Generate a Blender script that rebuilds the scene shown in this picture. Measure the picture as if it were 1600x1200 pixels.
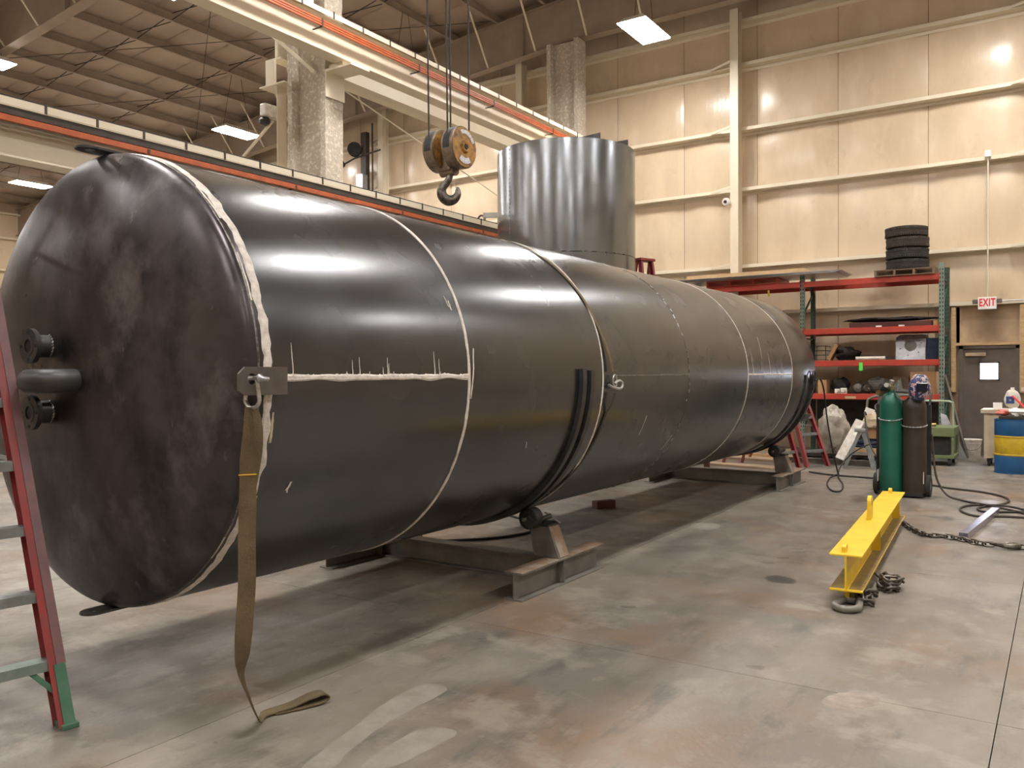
import bpy, math, random
from mathutils import Vector, Matrix, noise
random.seed(7)
PI = math.pi
R_ = math.radians
scene = bpy.context.scene
for o in list(bpy.data.objects):
    bpy.data.objects.remove(o)
C = scene.collection

# ------------------------------------------------------------------ camera
cam_d = bpy.data.cameras.new('camera')
cam = bpy.data.objects.new('camera', cam_d)
C.objects.link(cam)
cam_d.sensor_fit = 'HORIZONTAL'
cam_d.sensor_width = 36.0
cam_d.lens = 36.0 * 1305.0 / 1600.0
cam_d.clip_end = 200
yv = Vector((862, 19, -1305)).normalized()
xv = Vector((1975, -5, 1305)).normalized()
xv = (xv - xv.dot(yv) * yv).normalized()
zv = xv.cross(yv)
m3 = Matrix((xv, yv, zv))          # rows are the world axes seen from the camera
mw = m3.to_4x4()
mw.translation = Vector((0, 0, 1.6))
cam.matrix_world = mw
scene.camera = cam

# ------------------------------------------------------------------ world and exposure
w = bpy.data.worlds.new('world')
scene.world = w
w.use_nodes = True
w.node_tree.nodes['Background'].inputs[0].default_value = (0.75, 0.85, 1.0, 1)
w.node_tree.nodes['Background'].inputs[1].default_value = 0.05
scene.view_settings.view_transform = 'Standard'
scene.view_settings.look = 'None'
scene.view_settings.gamma = 1
scene.view_settings.use_curve_mapping = False
scene.view_settings.exposure = 0.30
LAMP = 75.0
LAMP_W = 45.0

# ------------------------------------------------------------------ materials
def mat(name, c1, c2=None, rough=0.5, metal=0.0, scale=4.0, bump=0.0, bscale=None, c3=None,
        stretch=(1, 1, 1), detail=6, emit=None, rough2=None, alpha=None, lo=0.35, hi=0.65, trans=0.0, spec=0.5):
    m = bpy.data.materials.new(name)
    m.use_nodes = True
    nt = m.node_tree
    b = nt.nodes['Principled BSDF']
    b.inputs['Roughness'].default_value = rough
    b.inputs['Metallic'].default_value = metal
    b.inputs['Specular IOR Level'].default_value = spec
    b.inputs['Base Color'].default_value = (*c1, 1)
    if trans:
        b.inputs['Transmission Weight'].default_value = trans
    if alpha is not None:
        b.inputs['Alpha'].default_value = alpha
    if emit:
        b.inputs['Emission Color'].default_value = (*c1, 1)
        b.inputs['Emission Strength'].default_value = emit
    if c2 or bump or rough2 is not None:
        tc = nt.nodes.new('ShaderNodeTexCoord')
        mp = nt.nodes.new('ShaderNodeMapping')
        mp.inputs['Scale'].default_value = stretch
        nt.links.new(tc.outputs['Object'], mp.inputs[0])
        n = nt.nodes.new('ShaderNodeTexNoise')
        n.inputs['Scale'].default_value = scale
        n.inputs['Detail'].default_value = detail
        n.inputs['Roughness'].default_value = 0.6
        nt.links.new(mp.outputs[0], n.inputs['Vector'])
        if c2:
            r = nt.nodes.new('ShaderNodeValToRGB')
            r.color_ramp.elements[0].color = (*c1, 1)
            r.color_ramp.elements[0].position = lo
            r.color_ramp.elements[1].color = (*c2, 1)
            r.color_ramp.elements[1].position = hi
            if c3:
                e = r.color_ramp.elements.new(min(0.98, hi + 0.12))
                e.color = (*c3, 1)
            nt.links.new(n.outputs['Fac'], r.inputs[0])
            nt.links.new(r.outputs[0], b.inputs['Base Color'])
        if rough2 is not None:
            mr = nt.nodes.new('ShaderNodeMapRange')
            mr.inputs['From Min'].default_value = 0.35
            mr.inputs['From Max'].default_value = 0.65
            mr.inputs['To Min'].default_value = rough
            mr.inputs['To Max'].default_value = rough2
            nt.links.new(n.outputs['Fac'], mr.inputs[0])
            nt.links.new(mr.outputs[0], b.inputs['Roughness'])
        if bump:
            n2 = nt.nodes.new('ShaderNodeTexNoise')
            n2.inputs['Scale'].default_value = bscale or scale * 3
            n2.inputs['Detail'].default_value = 5
            nt.links.new(mp.outputs[0], n2.inputs['Vector'])
            bp = nt.nodes.new('ShaderNodeBump')
            bp.inputs['Strength'].default_value = bump
            bp.inputs['Distance'].default_value = 0.02
            nt.links.new(n2.outputs['Fac'], bp.inputs['Height'])
            nt.links.new(bp.outputs[0], b.inputs['Normal'])
    return m

def layered(name, base, layers, rough=0.5, metal=0.0, bump=0.0, bscale=20, bstretch=(1, 1, 1), rvar=None, detail=8):
    """base colour plus a list of (colour, noise scale, stretch, lo, hi, strength, offset)"""
    m = bpy.data.materials.new(name)
    m.use_nodes = True
    nt = m.node_tree
    b = nt.nodes['Principled BSDF']
    b.inputs['Roughness'].default_value = rough
    b.inputs['Metallic'].default_value = metal
    geo = nt.nodes.new('ShaderNodeNewGeometry')
    prev = None
    for col, sc, st, lo, hi, k, off in layers:
        mp = nt.nodes.new('ShaderNodeMapping')
        mp.inputs['Scale'].default_value = st
        mp.inputs['Location'].default_value = (off, off * 1.7, off * 0.6)
        nt.links.new(geo.outputs['Position'], mp.inputs[0])
        n = nt.nodes.new('ShaderNodeTexNoise')
        n.inputs['Scale'].default_value = sc
        n.inputs['Detail'].default_value = detail
        n.inputs['Roughness'].default_value = 0.62
        nt.links.new(mp.outputs[0], n.inputs['Vector'])
        mr = nt.nodes.new('ShaderNodeMapRange')
        mr.inputs['From Min'].default_value = lo
        mr.inputs['From Max'].default_value = hi
        mr.inputs['To Max'].default_value = k
        nt.links.new(n.outputs['Fac'], mr.inputs[0])
        mx = nt.nodes.new('ShaderNodeMix')
        mx.data_type = 'RGBA'
        nt.links.new(mr.outputs[0], mx.inputs[0])
        if prev is None:
            mx.inputs[6].default_value = (*base, 1)
        else:
            nt.links.new(prev, mx.inputs[6])
        mx.inputs[7].default_value = (*col, 1)
        prev = mx.outputs[2]
    nt.links.new(prev, b.inputs['Base Color'])
    mp = nt.nodes.new('ShaderNodeMapping')
    mp.inputs['Scale'].default_value = bstretch
    nt.links.new(geo.outputs['Position'], mp.inputs[0])
    n = nt.nodes.new('ShaderNodeTexNoise')
    n.inputs['Scale'].default_value = bscale
    n.inputs['Detail'].default_value = 6
    nt.links.new(mp.outputs[0], n.inputs['Vector'])
    if bump:
        bp = nt.nodes.new('ShaderNodeBump')
        bp.inputs['Strength'].default_value = bump
        bp.inputs['Distance'].default_value = 0.02
        nt.links.new(n.outputs['Fac'], bp.inputs['Height'])
        nt.links.new(bp.outputs[0], b.inputs['Normal'])
    if rvar:
        n = nt.nodes.new('ShaderNodeTexNoise')
        n.inputs['Scale'].default_value = 2.5
        n.inputs['Detail'].default_value = min(7, detail)
        nt.links.new(geo.outputs['Position'], n.inputs['Vector'])
        mr = nt.nodes.new('ShaderNodeMapRange')
        mr.inputs['From Min'].default_value = 0.35
        mr.inputs['From Max'].default_value = 0.65
        mr.inputs['To Min'].default_value = rvar[0]
        mr.inputs['To Max'].default_value = rvar[1]
        nt.links.new(n.outputs['Fac'], mr.inputs[0])
        nt.links.new(mr.outputs[0], b.inputs['Roughness'])
    return m

M = {}
M['floor'] = layered('concrete floor', (0.20, 0.172, 0.140), [
    ((0.135, 0.122, 0.11), 0.5, (1, 1, 1), 0.42, 0.60, 0.85, 3.1),
    ((0.25, 0.225, 0.19), 1.2, (1.5, 0.6, 1), 0.47, 0.62, 0.85, 9.2),
    ((0.215, 0.145, 0.095), 0.8, (1, 1, 1), 0.50, 0.64, 0.85, 21.0),
    ((0.095, 0.09, 0.08), 2.6, (1.8, 0.6, 1), 0.545, 0.68, 0.75, 5.3),
    ((0.33, 0.295, 0.245), 1.5, (1.0, 1.3, 1), 0.575, 0.64, 0.55, 14.0),
    ((0.30, 0.265, 0.22), 4.2, (1.3, 0.9, 1), 0.55, 0.66, 0.5, 44.0),
    ((0.06, 0.052, 0.045), 9.0, (1, 1.3, 1), 0.67, 0.74, 0.75, 2.0),
    ((0.60, 0.58, 0.54), 19.0, (1, 1, 1), 0.74, 0.755, 0.9, 31.0)],
    rough=0.55, bump=0.10, bscale=35, rvar=(0.34, 0.58))
M['palepatch'] = mat('pale patched concrete', (0.30, 0.275, 0.235), (0.24, 0.215, 0.18), rough=0.6, scale=9)
M['pinkpatch'] = mat('pinkish concrete patch', (0.34, 0.28, 0.23), (0.22, 0.18, 0.15), rough=0.6, scale=12)
M['oil'] = mat('oil stained concrete', (0.07, 0.066, 0.06), rough=0.35)
M['scuff'] = mat('scuffed concrete', (0.115, 0.10, 0.088), (0.17, 0.15, 0.13), rough=0.6, scale=30)
M['joint'] = mat('dark joint filler', (0.05, 0.042, 0.034), rough=0.9)
M['liner'] = layered('cream vinyl wall liner', (0.68, 0.545, 0.385), [
    ((0.56, 0.44, 0.305), 0.6, (1.2, 1, 0.5), 0.42, 0.65, 0.7, 1.0),
    ((0.75, 0.615, 0.44), 1.3, (1.4, 1, 0.6), 0.46, 0.66, 0.6, 6.0),
    ((0.40, 0.31, 0.235), 2.6, (1, 1, 0.7), 0.60, 0.76, 0.4, 4.0)],
    rough=0.24, bump=0.42, bscale=1.5, bstretch=(5, 1, 0.7))
M['roof'] = layered('tan roof liner', (0.46, 0.37, 0.295), [
    ((0.36, 0.29, 0.23), 0.6, (1, 1, 1), 0.42, 0.6, 0.7, 2.0)], rough=0.5, bump=0.25, bscale=2.0)
M['cream'] = mat('cream painted steel', (0.76, 0.68, 0.53), (0.70, 0.62, 0.48), rough=0.40, scale=1.2, lo=0.3, hi=0.7)
M['purlin'] = mat('tan painted purlin steel', (0.38, 0.305, 0.235), (0.32, 0.255, 0.195), rough=0.5, scale=2)
M['fluff'] = mat('sprayed fireproofing', (0.80, 0.74, 0.63), (0.50, 0.44, 0.36), rough=0.95, scale=16, bump=1.0, bscale=30, lo=0.3, hi=0.5)
M['orange'] = mat('orange conductor bar', (0.52, 0.12, 0.035), (0.38, 0.09, 0.03), rough=0.5, scale=8)
M['dark'] = mat('dark brown steel', (0.035, 0.027, 0.02), (0.06, 0.045, 0.035), rough=0.6, scale=5)
M['black'] = mat('black rubber', (0.012, 0.012, 0.012), (0.025, 0.024, 0.023), rough=0.6, scale=8)
M['tank'] = layered('dark mill scale steel', (0.118, 0.122, 0.13), [
    ((0.165, 0.165, 0.168), 0.9, (1, 0.6, 0.6), 0.30, 0.75, 0.55, 3.0),
    ((0.08, 0.084, 0.093), 1.7, (1, 1.4, 0.5), 0.35, 0.75, 0.4, 12.0),
    ((0.05, 0.047, 0.046), 11.0, (1, 0.9, 0.4), 0.70, 0.80, 0.35, 8.0)],
    rough=0.26, metal=0.9, bump=0.0, rvar=(0.235, 0.28), detail=2.2)
M['head'] = layered('purple brown head plate', (0.060, 0.050, 0.053), [
    ((0.105, 0.096, 0.10), 1.1, (1, 1, 1), 0.44, 0.62, 0.9, 4.0),
    ((0.024, 0.021, 0.025), 1.5, (1.4, 1, 1), 0.46, 0.60, 0.85, 17.0),
    ((0.20, 0.19, 0.195), 2.2, (1, 1, 0.8), 0.55, 0.70, 0.75, 27.0),
    ((0.33, 0.29, 0.28), 8.0, (1.6, 1, 0.8), 0.66, 0.78, 0.5, 2.0)],
    rough=0.4, metal=0.7, bump=0.03, bscale=4, rvar=(0.27, 0.5))
M['drum'] = layered('bright rolled steel', (0.27, 0.285, 0.305), [
    ((0.18, 0.195, 0.21), 0.8, (1, 1, 0.6), 0.36, 0.66, 0.8, 7.0),
    ((0.34, 0.335, 0.33), 1.6, (1, 1, 0.25), 0.46, 0.74, 0.5, 3.0),
    ((0.05, 0.048, 0.045), 14.0, (1, 1, 0.5), 0.70, 0.78, 0.6, 9.0)],
    rough=0.25, metal=0.92, bump=0.0, bscale=4, rvar=(0.19, 0.27), detail=2.5)
M['weld'] = mat('chalky white weld paint', (0.78, 0.74, 0.68), (0.55, 0.50, 0.45), rough=0.75, scale=25, bump=0.3)
M['weldy'] = mat('yellowed weld paint', (0.62, 0.56, 0.42), (0.45, 0.40, 0.28), rough=0.75, scale=25)
M['bare'] = mat('bare bright steel', (0.55, 0.55, 0.54), (0.35, 0.34, 0.33), rough=0.35, metal=0.9, scale=30)
M['weldbead'] = mat('dark weld bead', (0.10, 0.09, 0.085), (0.32, 0.30, 0.28), rough=0.4, metal=0.8, scale=40)
M['steel'] = mat('dull structural steel', (0.17, 0.16, 0.145), (0.26, 0.24, 0.21), rough=0.5, metal=0.5, scale=5, rough2=0.65)
M['rusty'] = mat('rusting steel flange', (0.30, 0.255, 0.21), (0.24, 0.155, 0.10), rough=0.65, metal=0.25, scale=6, lo=0.42, hi=0.56)
M['lugsteel'] = mat('brownish lug steel', (0.15, 0.13, 0.115), (0.10, 0.088, 0.08), rough=0.5, metal=0.5, scale=8)
M['darksteel'] = mat('dark fitting steel', (0.05, 0.05, 0.052), (0.085, 0.083, 0.082), rough=0.45, metal=0.6, scale=10)
M['galv'] = mat('galvanised steel', (0.50, 0.51, 0.52), (0.38, 0.39, 0.41), rough=0.35, metal=0.75, scale=9)
M['webbing'] = mat('worn tan webbing', (0.085, 0.062, 0.035), (0.18, 0.135, 0.07), rough=0.9, scale=4, bump=0.3, bscale=120, stretch=(1, 1, 1), c3=(0.28, 0.22, 0.12))
M['yellowthread'] = mat('yellow thread', (0.75, 0.45, 0.05), rough=0.8)
M['ladred'] = mat('faded red fibreglass', (0.30, 0.035, 0.035), (0.22, 0.05, 0.05), rough=0.45, scale=8)
M['ladmauve'] = mat('reflection tinted mauve rail edge', (0.145, 0.085, 0.09), (0.20, 0.10, 0.10), rough=0.5, scale=12)  # mauve-grey reflection on the red rail, put into the edge colour
M['ladgreen'] = mat('green painted ladder boot', (0.045, 0.13, 0.075), (0.07, 0.17, 0.11), rough=0.55, scale=10)
M['alu'] = mat('dull aluminium', (0.36, 0.38, 0.38), (0.24, 0.27, 0.27), rough=0.45, metal=0.7, scale=10)
M['alug'] = mat('green stained aluminium', (0.20, 0.28, 0.24), (0.28, 0.33, 0.31), rough=0.5, metal=0.5, scale=10)
M['yellow'] = mat('yellow safety paint', (0.80, 0.55, 0.03), (0.72, 0.46, 0.03), rough=0.42, scale=5)
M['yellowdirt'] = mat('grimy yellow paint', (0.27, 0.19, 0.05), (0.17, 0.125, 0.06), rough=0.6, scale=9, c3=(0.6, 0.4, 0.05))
M['gunmetal'] = mat('worn chain steel', (0.055, 0.045, 0.038), (0.20, 0.18, 0.155), rough=0.4, metal=0.8, scale=18)
M['rackred'] = mat('orange red rack paint', (0.50, 0.052, 0.028), (0.40, 0.05, 0.03), rough=0.45, scale=6)
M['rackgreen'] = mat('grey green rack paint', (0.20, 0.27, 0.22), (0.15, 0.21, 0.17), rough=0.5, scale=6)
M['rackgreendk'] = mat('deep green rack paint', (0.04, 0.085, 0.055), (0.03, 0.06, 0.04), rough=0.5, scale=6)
M['wood'] = mat('pale timber', (0.60, 0.42, 0.23), (0.48, 0.31, 0.16), rough=0.7, scale=5, stretch=(1, 6, 6))
M['woodold'] = mat('weathered pallet wood', (0.22, 0.15, 0.09), (0.14, 0.09, 0.055), rough=0.8, scale=6, stretch=(1, 6, 6))
M['plywood'] = mat('stained plywood', (0.52, 0.38, 0.24), (0.30, 0.21, 0.14), rough=0.6, scale=1.6, lo=0.35, hi=0.7)
M['card'] = mat('brown cardboard', (0.46, 0.27, 0.13), (0.38, 0.22, 0.11), rough=0.85, scale=5)
M['tire'] = mat('tyre rubber', (0.022, 0.020, 0.018), (0.04, 0.035, 0.03), rough=0.7, scale=10)
M['tirebr'] = mat('dusty tyre rubber', (0.035, 0.027, 0.020), (0.06, 0.045, 0.032), rough=0.8, scale=12)
M['doorpaint'] = mat('brown door paint', (0.155, 0.125, 0.105), (0.11, 0.088, 0.075), rough=0.45, scale=3)
M['sign'] = mat('white sign plastic', (0.92, 0.90, 0.87), rough=0.4)
M['signred'] = mat('red sign letters', (0.80, 0.03, 0.05), rough=0.4)
M['lampglow'] = mat('lamp diffuser', (1.0, 0.96, 0.92), emit=LAMP)
M['skyglow'] = mat('daylit window pane', (0.78, 0.82, 1.0), emit=22.0)
M['green'] = mat('green gas cylinder paint', (0.012, 0.13, 0.085), (0.010, 0.10, 0.068), rough=0.38, scale=5)
M['brown'] = mat('dark brown cylinder paint', (0.045, 0.033, 0.024), (0.03, 0.022, 0.017), rough=0.45, scale=6)
M['brass'] = mat('brass fitting', (0.55, 0.40, 0.16), (0.35, 0.25, 0.1), rough=0.3, metal=0.9, scale=20)
M['blue'] = mat('blue barrel paint', (0.01, 0.10, 0.26), (0.008, 0.075, 0.20), rough=0.45, scale=5)
M['barrelyel'] = mat('yellow barrel paint', (0.62, 0.43, 0.02), (0.48, 0.32, 0.02), rough=0.5, scale=7, c3=(0.3, 0.2, 0.03))
M['cabinet'] = mat('cream tool cabinet paint', (0.60, 0.52, 0.38), (0.50, 0.42, 0.30), rough=0.5, scale=6)
M['olive'] = mat('olive green enamel', (0.19, 0.24, 0.10), (0.15, 0.19, 0.08), rough=0.45, scale=6)
M['palegreen'] = mat('pale green tube', (0.38, 0.46, 0.34), rough=0.4)
M['white'] = mat('dirty white plastic', (0.80, 0.77, 0.70), (0.55, 0.50, 0.43), rough=0.5, scale=12)
M['plastic'] = mat('crumpled clear sheeting', (0.46, 0.42, 0.36), (0.30, 0.27, 0.22), rough=0.15, scale=6, bump=0.9, bscale=9)
M['bluemat'] = mat('dark blue fabric', (0.02, 0.035, 0.08), (0.015, 0.022, 0.04), rough=0.8, scale=9)
M['rag'] = mat('pink and red rag', (0.55, 0.25, 0.22), (0.60, 0.10, 0.06), rough=0.9, scale=16)
M['ragw'] = mat('pale tan cloth', (0.66, 0.54, 0.38), (0.5, 0.4, 0.28), rough=0.9, scale=14)
M['lime'] = mat('lime green tag', (0.10, 0.75, 0.08), rough=0.6)
M['hookyel'] = mat('chipped ochre paint', (0.48, 0.24, 0.04), (0.26, 0.14, 0.05), rough=0.5, scale=16, c3=(0.10, 0.06, 0.04), lo=0.4, hi=0.58)
M['hookrim'] = mat('greasy brown cast steel', (0.27, 0.20, 0.13), (0.14, 0.10, 0.07), rough=0.45, metal=0.3, scale=14)
M['label'] = mat('scuffed white label', (0.75, 0.75, 0.76), (0.35, 0.38, 0.45), rough=0.5, scale=45, lo=0.5, hi=0.6)
M['labelblue'] = mat('blue label print', (0.04, 0.07, 0.25), rough=0.5)
M['maroon'] = mat('deep maroon steel', (0.10, 0.03, 0.025), rough=0.6)
M['violetsteel'] = mat('purplish bare tube', (0.30, 0.29, 0.36), (0.42, 0.41, 0.50), rough=0.28, metal=0.8, scale=12)
M['flag'] = mat('red white and blue hood print', (0.03, 0.04, 0.12), (0.62, 0.60, 0.60), rough=0.35, scale=22, lo=0.52, hi=0.55, c3=(0.55, 0.05, 0.05))
M['lens'] = mat('dark welding lens', (0.006, 0.008, 0.02), rough=0.15)

# ------------------------------------------------------------------ mesh builder
def frame_of(d, up=Vector((0, 0, 1))):
    d = Vector(d).normalized()
    up = Vector(up)
    if abs(d.dot(up.normalized())) > 0.98:
        up = Vector((0, 1, 0)) if abs(d.y) < 0.9 else Vector((1, 0, 0))
    s = up.cross(d).normalized()
    u = d.cross(s).normalized()
    return s, u, d

class MB:
    def __init__(self):
        self.v = []
        self.f = []
    def add(self, vs, fs):
        k = len(self.v)
        self.v += [Vector(p) for p in vs]
        self.f += [tuple(i + k for i in f) for f in fs]
        return self
    def box(self, c, s, rz=0.0, mx=None):
        hx, hy, hz = s[0] / 2, s[1] / 2, s[2] / 2
        pts = [Vector((x, y, z)) for x in (-hx, hx) for y in (-hy, hy) for z in (-hz, hz)]
        mm = mx if mx is not None else Matrix.Rotation(rz, 3, 'Z')
        c = Vector(c)
        return self.add([mm @ p + c for p in pts],
                        [(0, 1, 3, 2), (4, 6, 7, 5), (0, 4, 5, 1), (2, 3, 7, 6), (0, 2, 6, 4), (1, 5, 7, 3)])
    def bx(self, x0, x1, y0, y1, z0, z1):
        return self.box(((x0 + x1) / 2, (y0 + y1) / 2, (z0 + z1) / 2), (abs(x1 - x0), abs(y1 - y0), abs(z1 - z0)))
    def sweep(self, poly, p0, p1, up=(0, 0, 1), cap=True):
        """poly: list of (side, up) offsets swept straight from p0 to p1"""
        p0, p1 = Vector(p0), Vector(p1)
        s, u, d = frame_of(p1 - p0, up)
        n = len(poly)
        vs = [p + s * a + u * b for p in (p0, p1) for a, b in poly]
        fs = [(i, (i + 1) % n, n + (i + 1) % n, n + i) for i in range(n)]
        if cap:
            fs += [tuple(range(n - 1, -1, -1)), tuple(range(n, 2 * n))]
        return self.add(vs, fs)
    def bar(self, p0, p1, a, b, up=(0, 0, 1)):
        return self.sweep([(-a / 2, -b / 2), (a / 2, -b / 2), (a / 2, b / 2), (-a / 2, b / 2)], p0, p1, up)
    def ibeam(self, p0, p1, h, bf, tf, tw, up=(0, 0, 1)):
        H, B, T = h / 2, bf / 2, tw / 2
        return self.sweep([(-B, -H), (B, -H), (B, -H + tf), (T, -H + tf), (T, H - tf), (B, H - tf), (B, H),
                           (-B, H), (-B, H - tf), (-T, H - tf), (-T, -H + tf), (-B, -H + tf)], p0, p1, up)
    def zbeam(self, p0, p1, h, b, t, up=(0, 0, 1)):
        H = h / 2
        return self.sweep([(-t / 2, -H + t), (-b, -H + t), (-b, -H), (t / 2, -H), (t / 2, H - t), (b, H - t), (b, H), (-t / 2, H)], p0, p1, up)
    def cbeam(self, p0, p1, h, b, t, up=(0, 0, 1)):
        H = h / 2
        return self.sweep([(0, -H), (b, -H), (b, -H + t), (t, -H + t), (t, H - t), (b, H - t), (b, H), (0, H)], p0, p1, up)
    def cyl(self, p0, p1, r0, r1=None, n=20, cap=True):
        r1 = r0 if r1 is None else r1
        p0, p1 = Vector(p0), Vector(p1)
        s, u, d = frame_of(p1 - p0)
        vs = []
        for p, r in ((p0, r0), (p1, r1)):
            for i in range(n):
                a = 2 * PI * i / n
                vs.append(p + s * (r * math.cos(a)) + u * (r * math.sin(a)))
        fs = [(i, (i + 1) % n, n + (i + 1) % n, n + i) for i in range(n)]
        if cap:
            fs += [tuple(range(n - 1, -1, -1)), tuple(range(n, 2 * n))]
        return self.add(vs, fs)
    def lathe(self, prof, p0, d=(0, 0, 1), n=32, a0=0.0, a1=2 * PI):
        """prof: list of (r, h) along axis d from p0"""
        p0 = Vector(p0)
        s, u, d = frame_of(d)
        full = abs(a1 - a0 - 2 * PI) < 1e-6
        m = n if full else n + 1
        vs = []
        for r, h in prof:
            for i in range(m):
                a = a0 + (a1 - a0) * i / n
                vs.append(p0 + d * h + s * (r * math.cos(a)) + u * (r * math.sin(a)))
        fs = []
        for j in range(len(prof) - 1):
            for i in range(n):
                i2 = (i + 1) % m
                fs.append((j * m + i, j * m + i2, (j + 1) * m + i2, (j + 1) * m + i))
        return self.add(vs, fs)
    def tube(self, pts, r, n=8, closed=False):
        pts = [Vector(p) for p in pts]
        N = len(pts)
        rs = r if isinstance(r, (list, tuple)) else [r] * N
        s = None
        vs = []
        for i, p in enumerate(pts):
            if closed:
                d = pts[(i + 1) % N] - pts[i - 1]
            else:
                d = pts[min(i + 1, N - 1)] - pts[max(i - 1, 0)]
            d = d.normalized() if d.length > 1e-9 else Vector((0, 0, 1))
            if s is None:
                s, u, _ = frame_of(d)
            else:
                s = (s - d * s.dot(d))
                s = s.normalized() if s.length > 1e-6 else frame_of(d)[0]
                u = d.cross(s)
            for k in range(n):
                a = 2 * PI * k / n
                vs.append(p + s * (rs[i] * math.cos(a)) + u * (rs[i] * math.sin(a)))
        fs = []
        for i in range(N if closed else N - 1):
            j = (i + 1) % N
            for k in range(n):
                fs.append((i * n + k, i * n + (k + 1) % n, j * n + (k + 1) % n, j * n + k))
        if not closed:
            fs += [tuple(range(n - 1, -1, -1)), tuple((N - 1) * n + k for k in range(n))]
        return self.add(vs, fs)
    def ribbon(self, pts, wid, t):
        """flat strap: pts centre line, wid list of width vectors, thickness t"""
        pts = [Vector(p) for p in pts]
        N = len(pts)
        vs = []
        for i, p in enumerate(pts):
            wv = Vector(wid[i])
            d = (pts[min(i + 1, N - 1)] - pts[max(i - 1, 0)]).normalized()
            nn = wv.cross(d).normalized() * (t / 2)
            vs += [p - wv / 2 - nn, p + wv / 2 - nn, p + wv / 2 + nn, p - wv / 2 + nn]
        fs = []
        for i in range(N - 1):
            for k in range(4):
                fs.append((4 * i + k, 4 * i + (k + 1) % 4, 4 * i + 4 + (k + 1) % 4, 4 * i + 4 + k))
        fs += [(3, 2, 1, 0), (4 * N - 4, 4 * N - 3, 4 * N - 2, 4 * N - 1)]
        return self.add(vs, fs)
    def holed(self, outer, hc, hr, o, ax, ay, t, n=24, ang0=0.0):
        """plate with a round hole; outer is a polygon (2d) seen from hc; o origin, ax/ay axes, t thickness"""
        o, ax, ay = Vector(o), Vector(ax), Vector(ay)
        nz = ax.cross(ay).normalized()
        angs = sorted(set([round(ang0 + 2 * PI * i / n, 6) % (2 * PI) for i in range(n)] +
                          [round(math.atan2(q[1] - hc[1], q[0] - hc[0]) % (2 * PI), 6) for q in outer]))
        def hit(a):
            dx, dy = math.cos(a), math.sin(a)
            best = 1e9
            for i in range(len(outer)):
                x0, y0 = outer[i][0] - hc[0], outer[i][1] - hc[1]
                x1, y1 = outer[(i + 1) % len(outer)][0] - hc[0], outer[(i + 1) % len(outer)][1] - hc[1]
                ex, ey = x1 - x0, y1 - y0
                den = dx * ey - dy * ex
                if abs(den) < 1e-12:
                    continue
                tt = (x0 * ey - y0 * ex) / den
                ss = (x0 * dy - y0 * dx) / den
                if tt > 0 and -1e-4 <= ss <= 1.0001:
                    best = min(best, tt)
            return best
        m = len(angs)
        vs = []
        for zz in (0, t):
            for a in angs:
                x, y = hc[0] + hr * math.cos(a), hc[1] + hr * math.sin(a)
                vs.append(o + ax * x + ay * y + nz * zz)
            for a in angs:
                r = hit(a)
                x, y = hc[0] + r * math.cos(a), hc[1] + r * math.sin(a)
                vs.append(o + ax * x + ay * y + nz * zz)
        fs = []
        for i in range(m):
            j = (i + 1) % m
            fs += [(i, j, m + j, m + i), (2 * m + i, 3 * m + i, 3 * m + j, 2 * m + j),
                   (i, 2 * m + i, 2 * m + j, j), (m + i, m + j, 3 * m + j, 3 * m + i)]
        return self.add(vs, fs)
    def blob(self, c, s, seed=0, amp=0.25, nu=14, nv=9, freq=2.0):
        c = Vector(c)
        vs = []
        for j in range(nv + 1):
            ph = PI * j / nv
            for i in range(nu):
                a = 2 * PI * i / nu
                d = Vector((math.sin(ph) * math.cos(a), math.sin(ph) * math.sin(a), math.cos(ph)))
                k = 1 + amp * noise.noise(d * freq + Vector((seed * 7.3, seed, 0)))
                vs.append(c + Vector((d.x * s[0] * k / 2, d.y * s[1] * k / 2, d.z * s[2] * k / 2)))
        fs = [(j * nu + i, j * nu + (i + 1) % nu, (j + 1) * nu + (i + 1) % nu, (j + 1) * nu + i) for j in range(nv) for i in range(nu)]
        return self.add(vs, fs)

ORG = {}
def place(name, mb, material, parent=None, smooth=False, loc=None, kind=None, bevel=0.0, mesh=None):
    org = Vector((0, 0, 0))
    if parent is not None:
        org = ORG[parent.name]
    elif loc is not None:
        org = Vector(loc)
    if mesh is None:
        me = bpy.data.meshes.new(name)
        me.from_pydata([tuple(p - org) for p in mb.v], [], mb.f)
        if smooth:
            me.polygons.foreach_set('use_smooth', [True] * len(me.polygons))
        me.materials.append(material)
        me.update()
        import bmesh
        bm = bmesh.new()
        bm.from_mesh(me)
        bmesh.ops.remove_doubles(bm, verts=bm.verts, dist=1e-6)
        bmesh.ops.recalc_face_normals(bm, faces=bm.faces)
        bm.to_mesh(me)
        bm.free()
        if smooth:
            me.set_sharp_from_angle(angle=R_(42))
    else:
        me = mesh
    o = bpy.data.objects.new(name, me)
    C.objects.link(o)
    if parent is not None:
        o.parent = parent
    elif loc is not None:
        o.location = loc
    ORG[o.name] = org
    if kind:
        o['kind'] = kind
    if bevel:
        bv = o.modifiers.new('bevel', 'BEVEL')
        bv.width = bevel
        bv.segments = 2
        bv.limit_method = 'ANGLE'
        bv.angle_limit = R_(40)
    return o

def tag(o, label, cat, group=None):
    o['label'] = label
    o['category'] = cat
    if group:
        o['group'] = group
    return o

def thing(name, label, cat, loc, group=None, rotz=0.0, local=False):
    o = bpy.data.objects.new(name, None)
    o.empty_display_size = 0.1
    C.objects.link(o)
    o.location = loc
    o.rotation_euler = (0, 0, rotz)
    ORG[o.name] = Vector((0, 0, 0)) if local else Vector(loc)
    return tag(o, label, cat, group)

def single(name, mb, material, label, cat, loc, group=None, smooth=False, bevel=0.0):
    return tag(place(name, mb, material, None, smooth, loc, bevel=bevel), label, cat, group)

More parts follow.
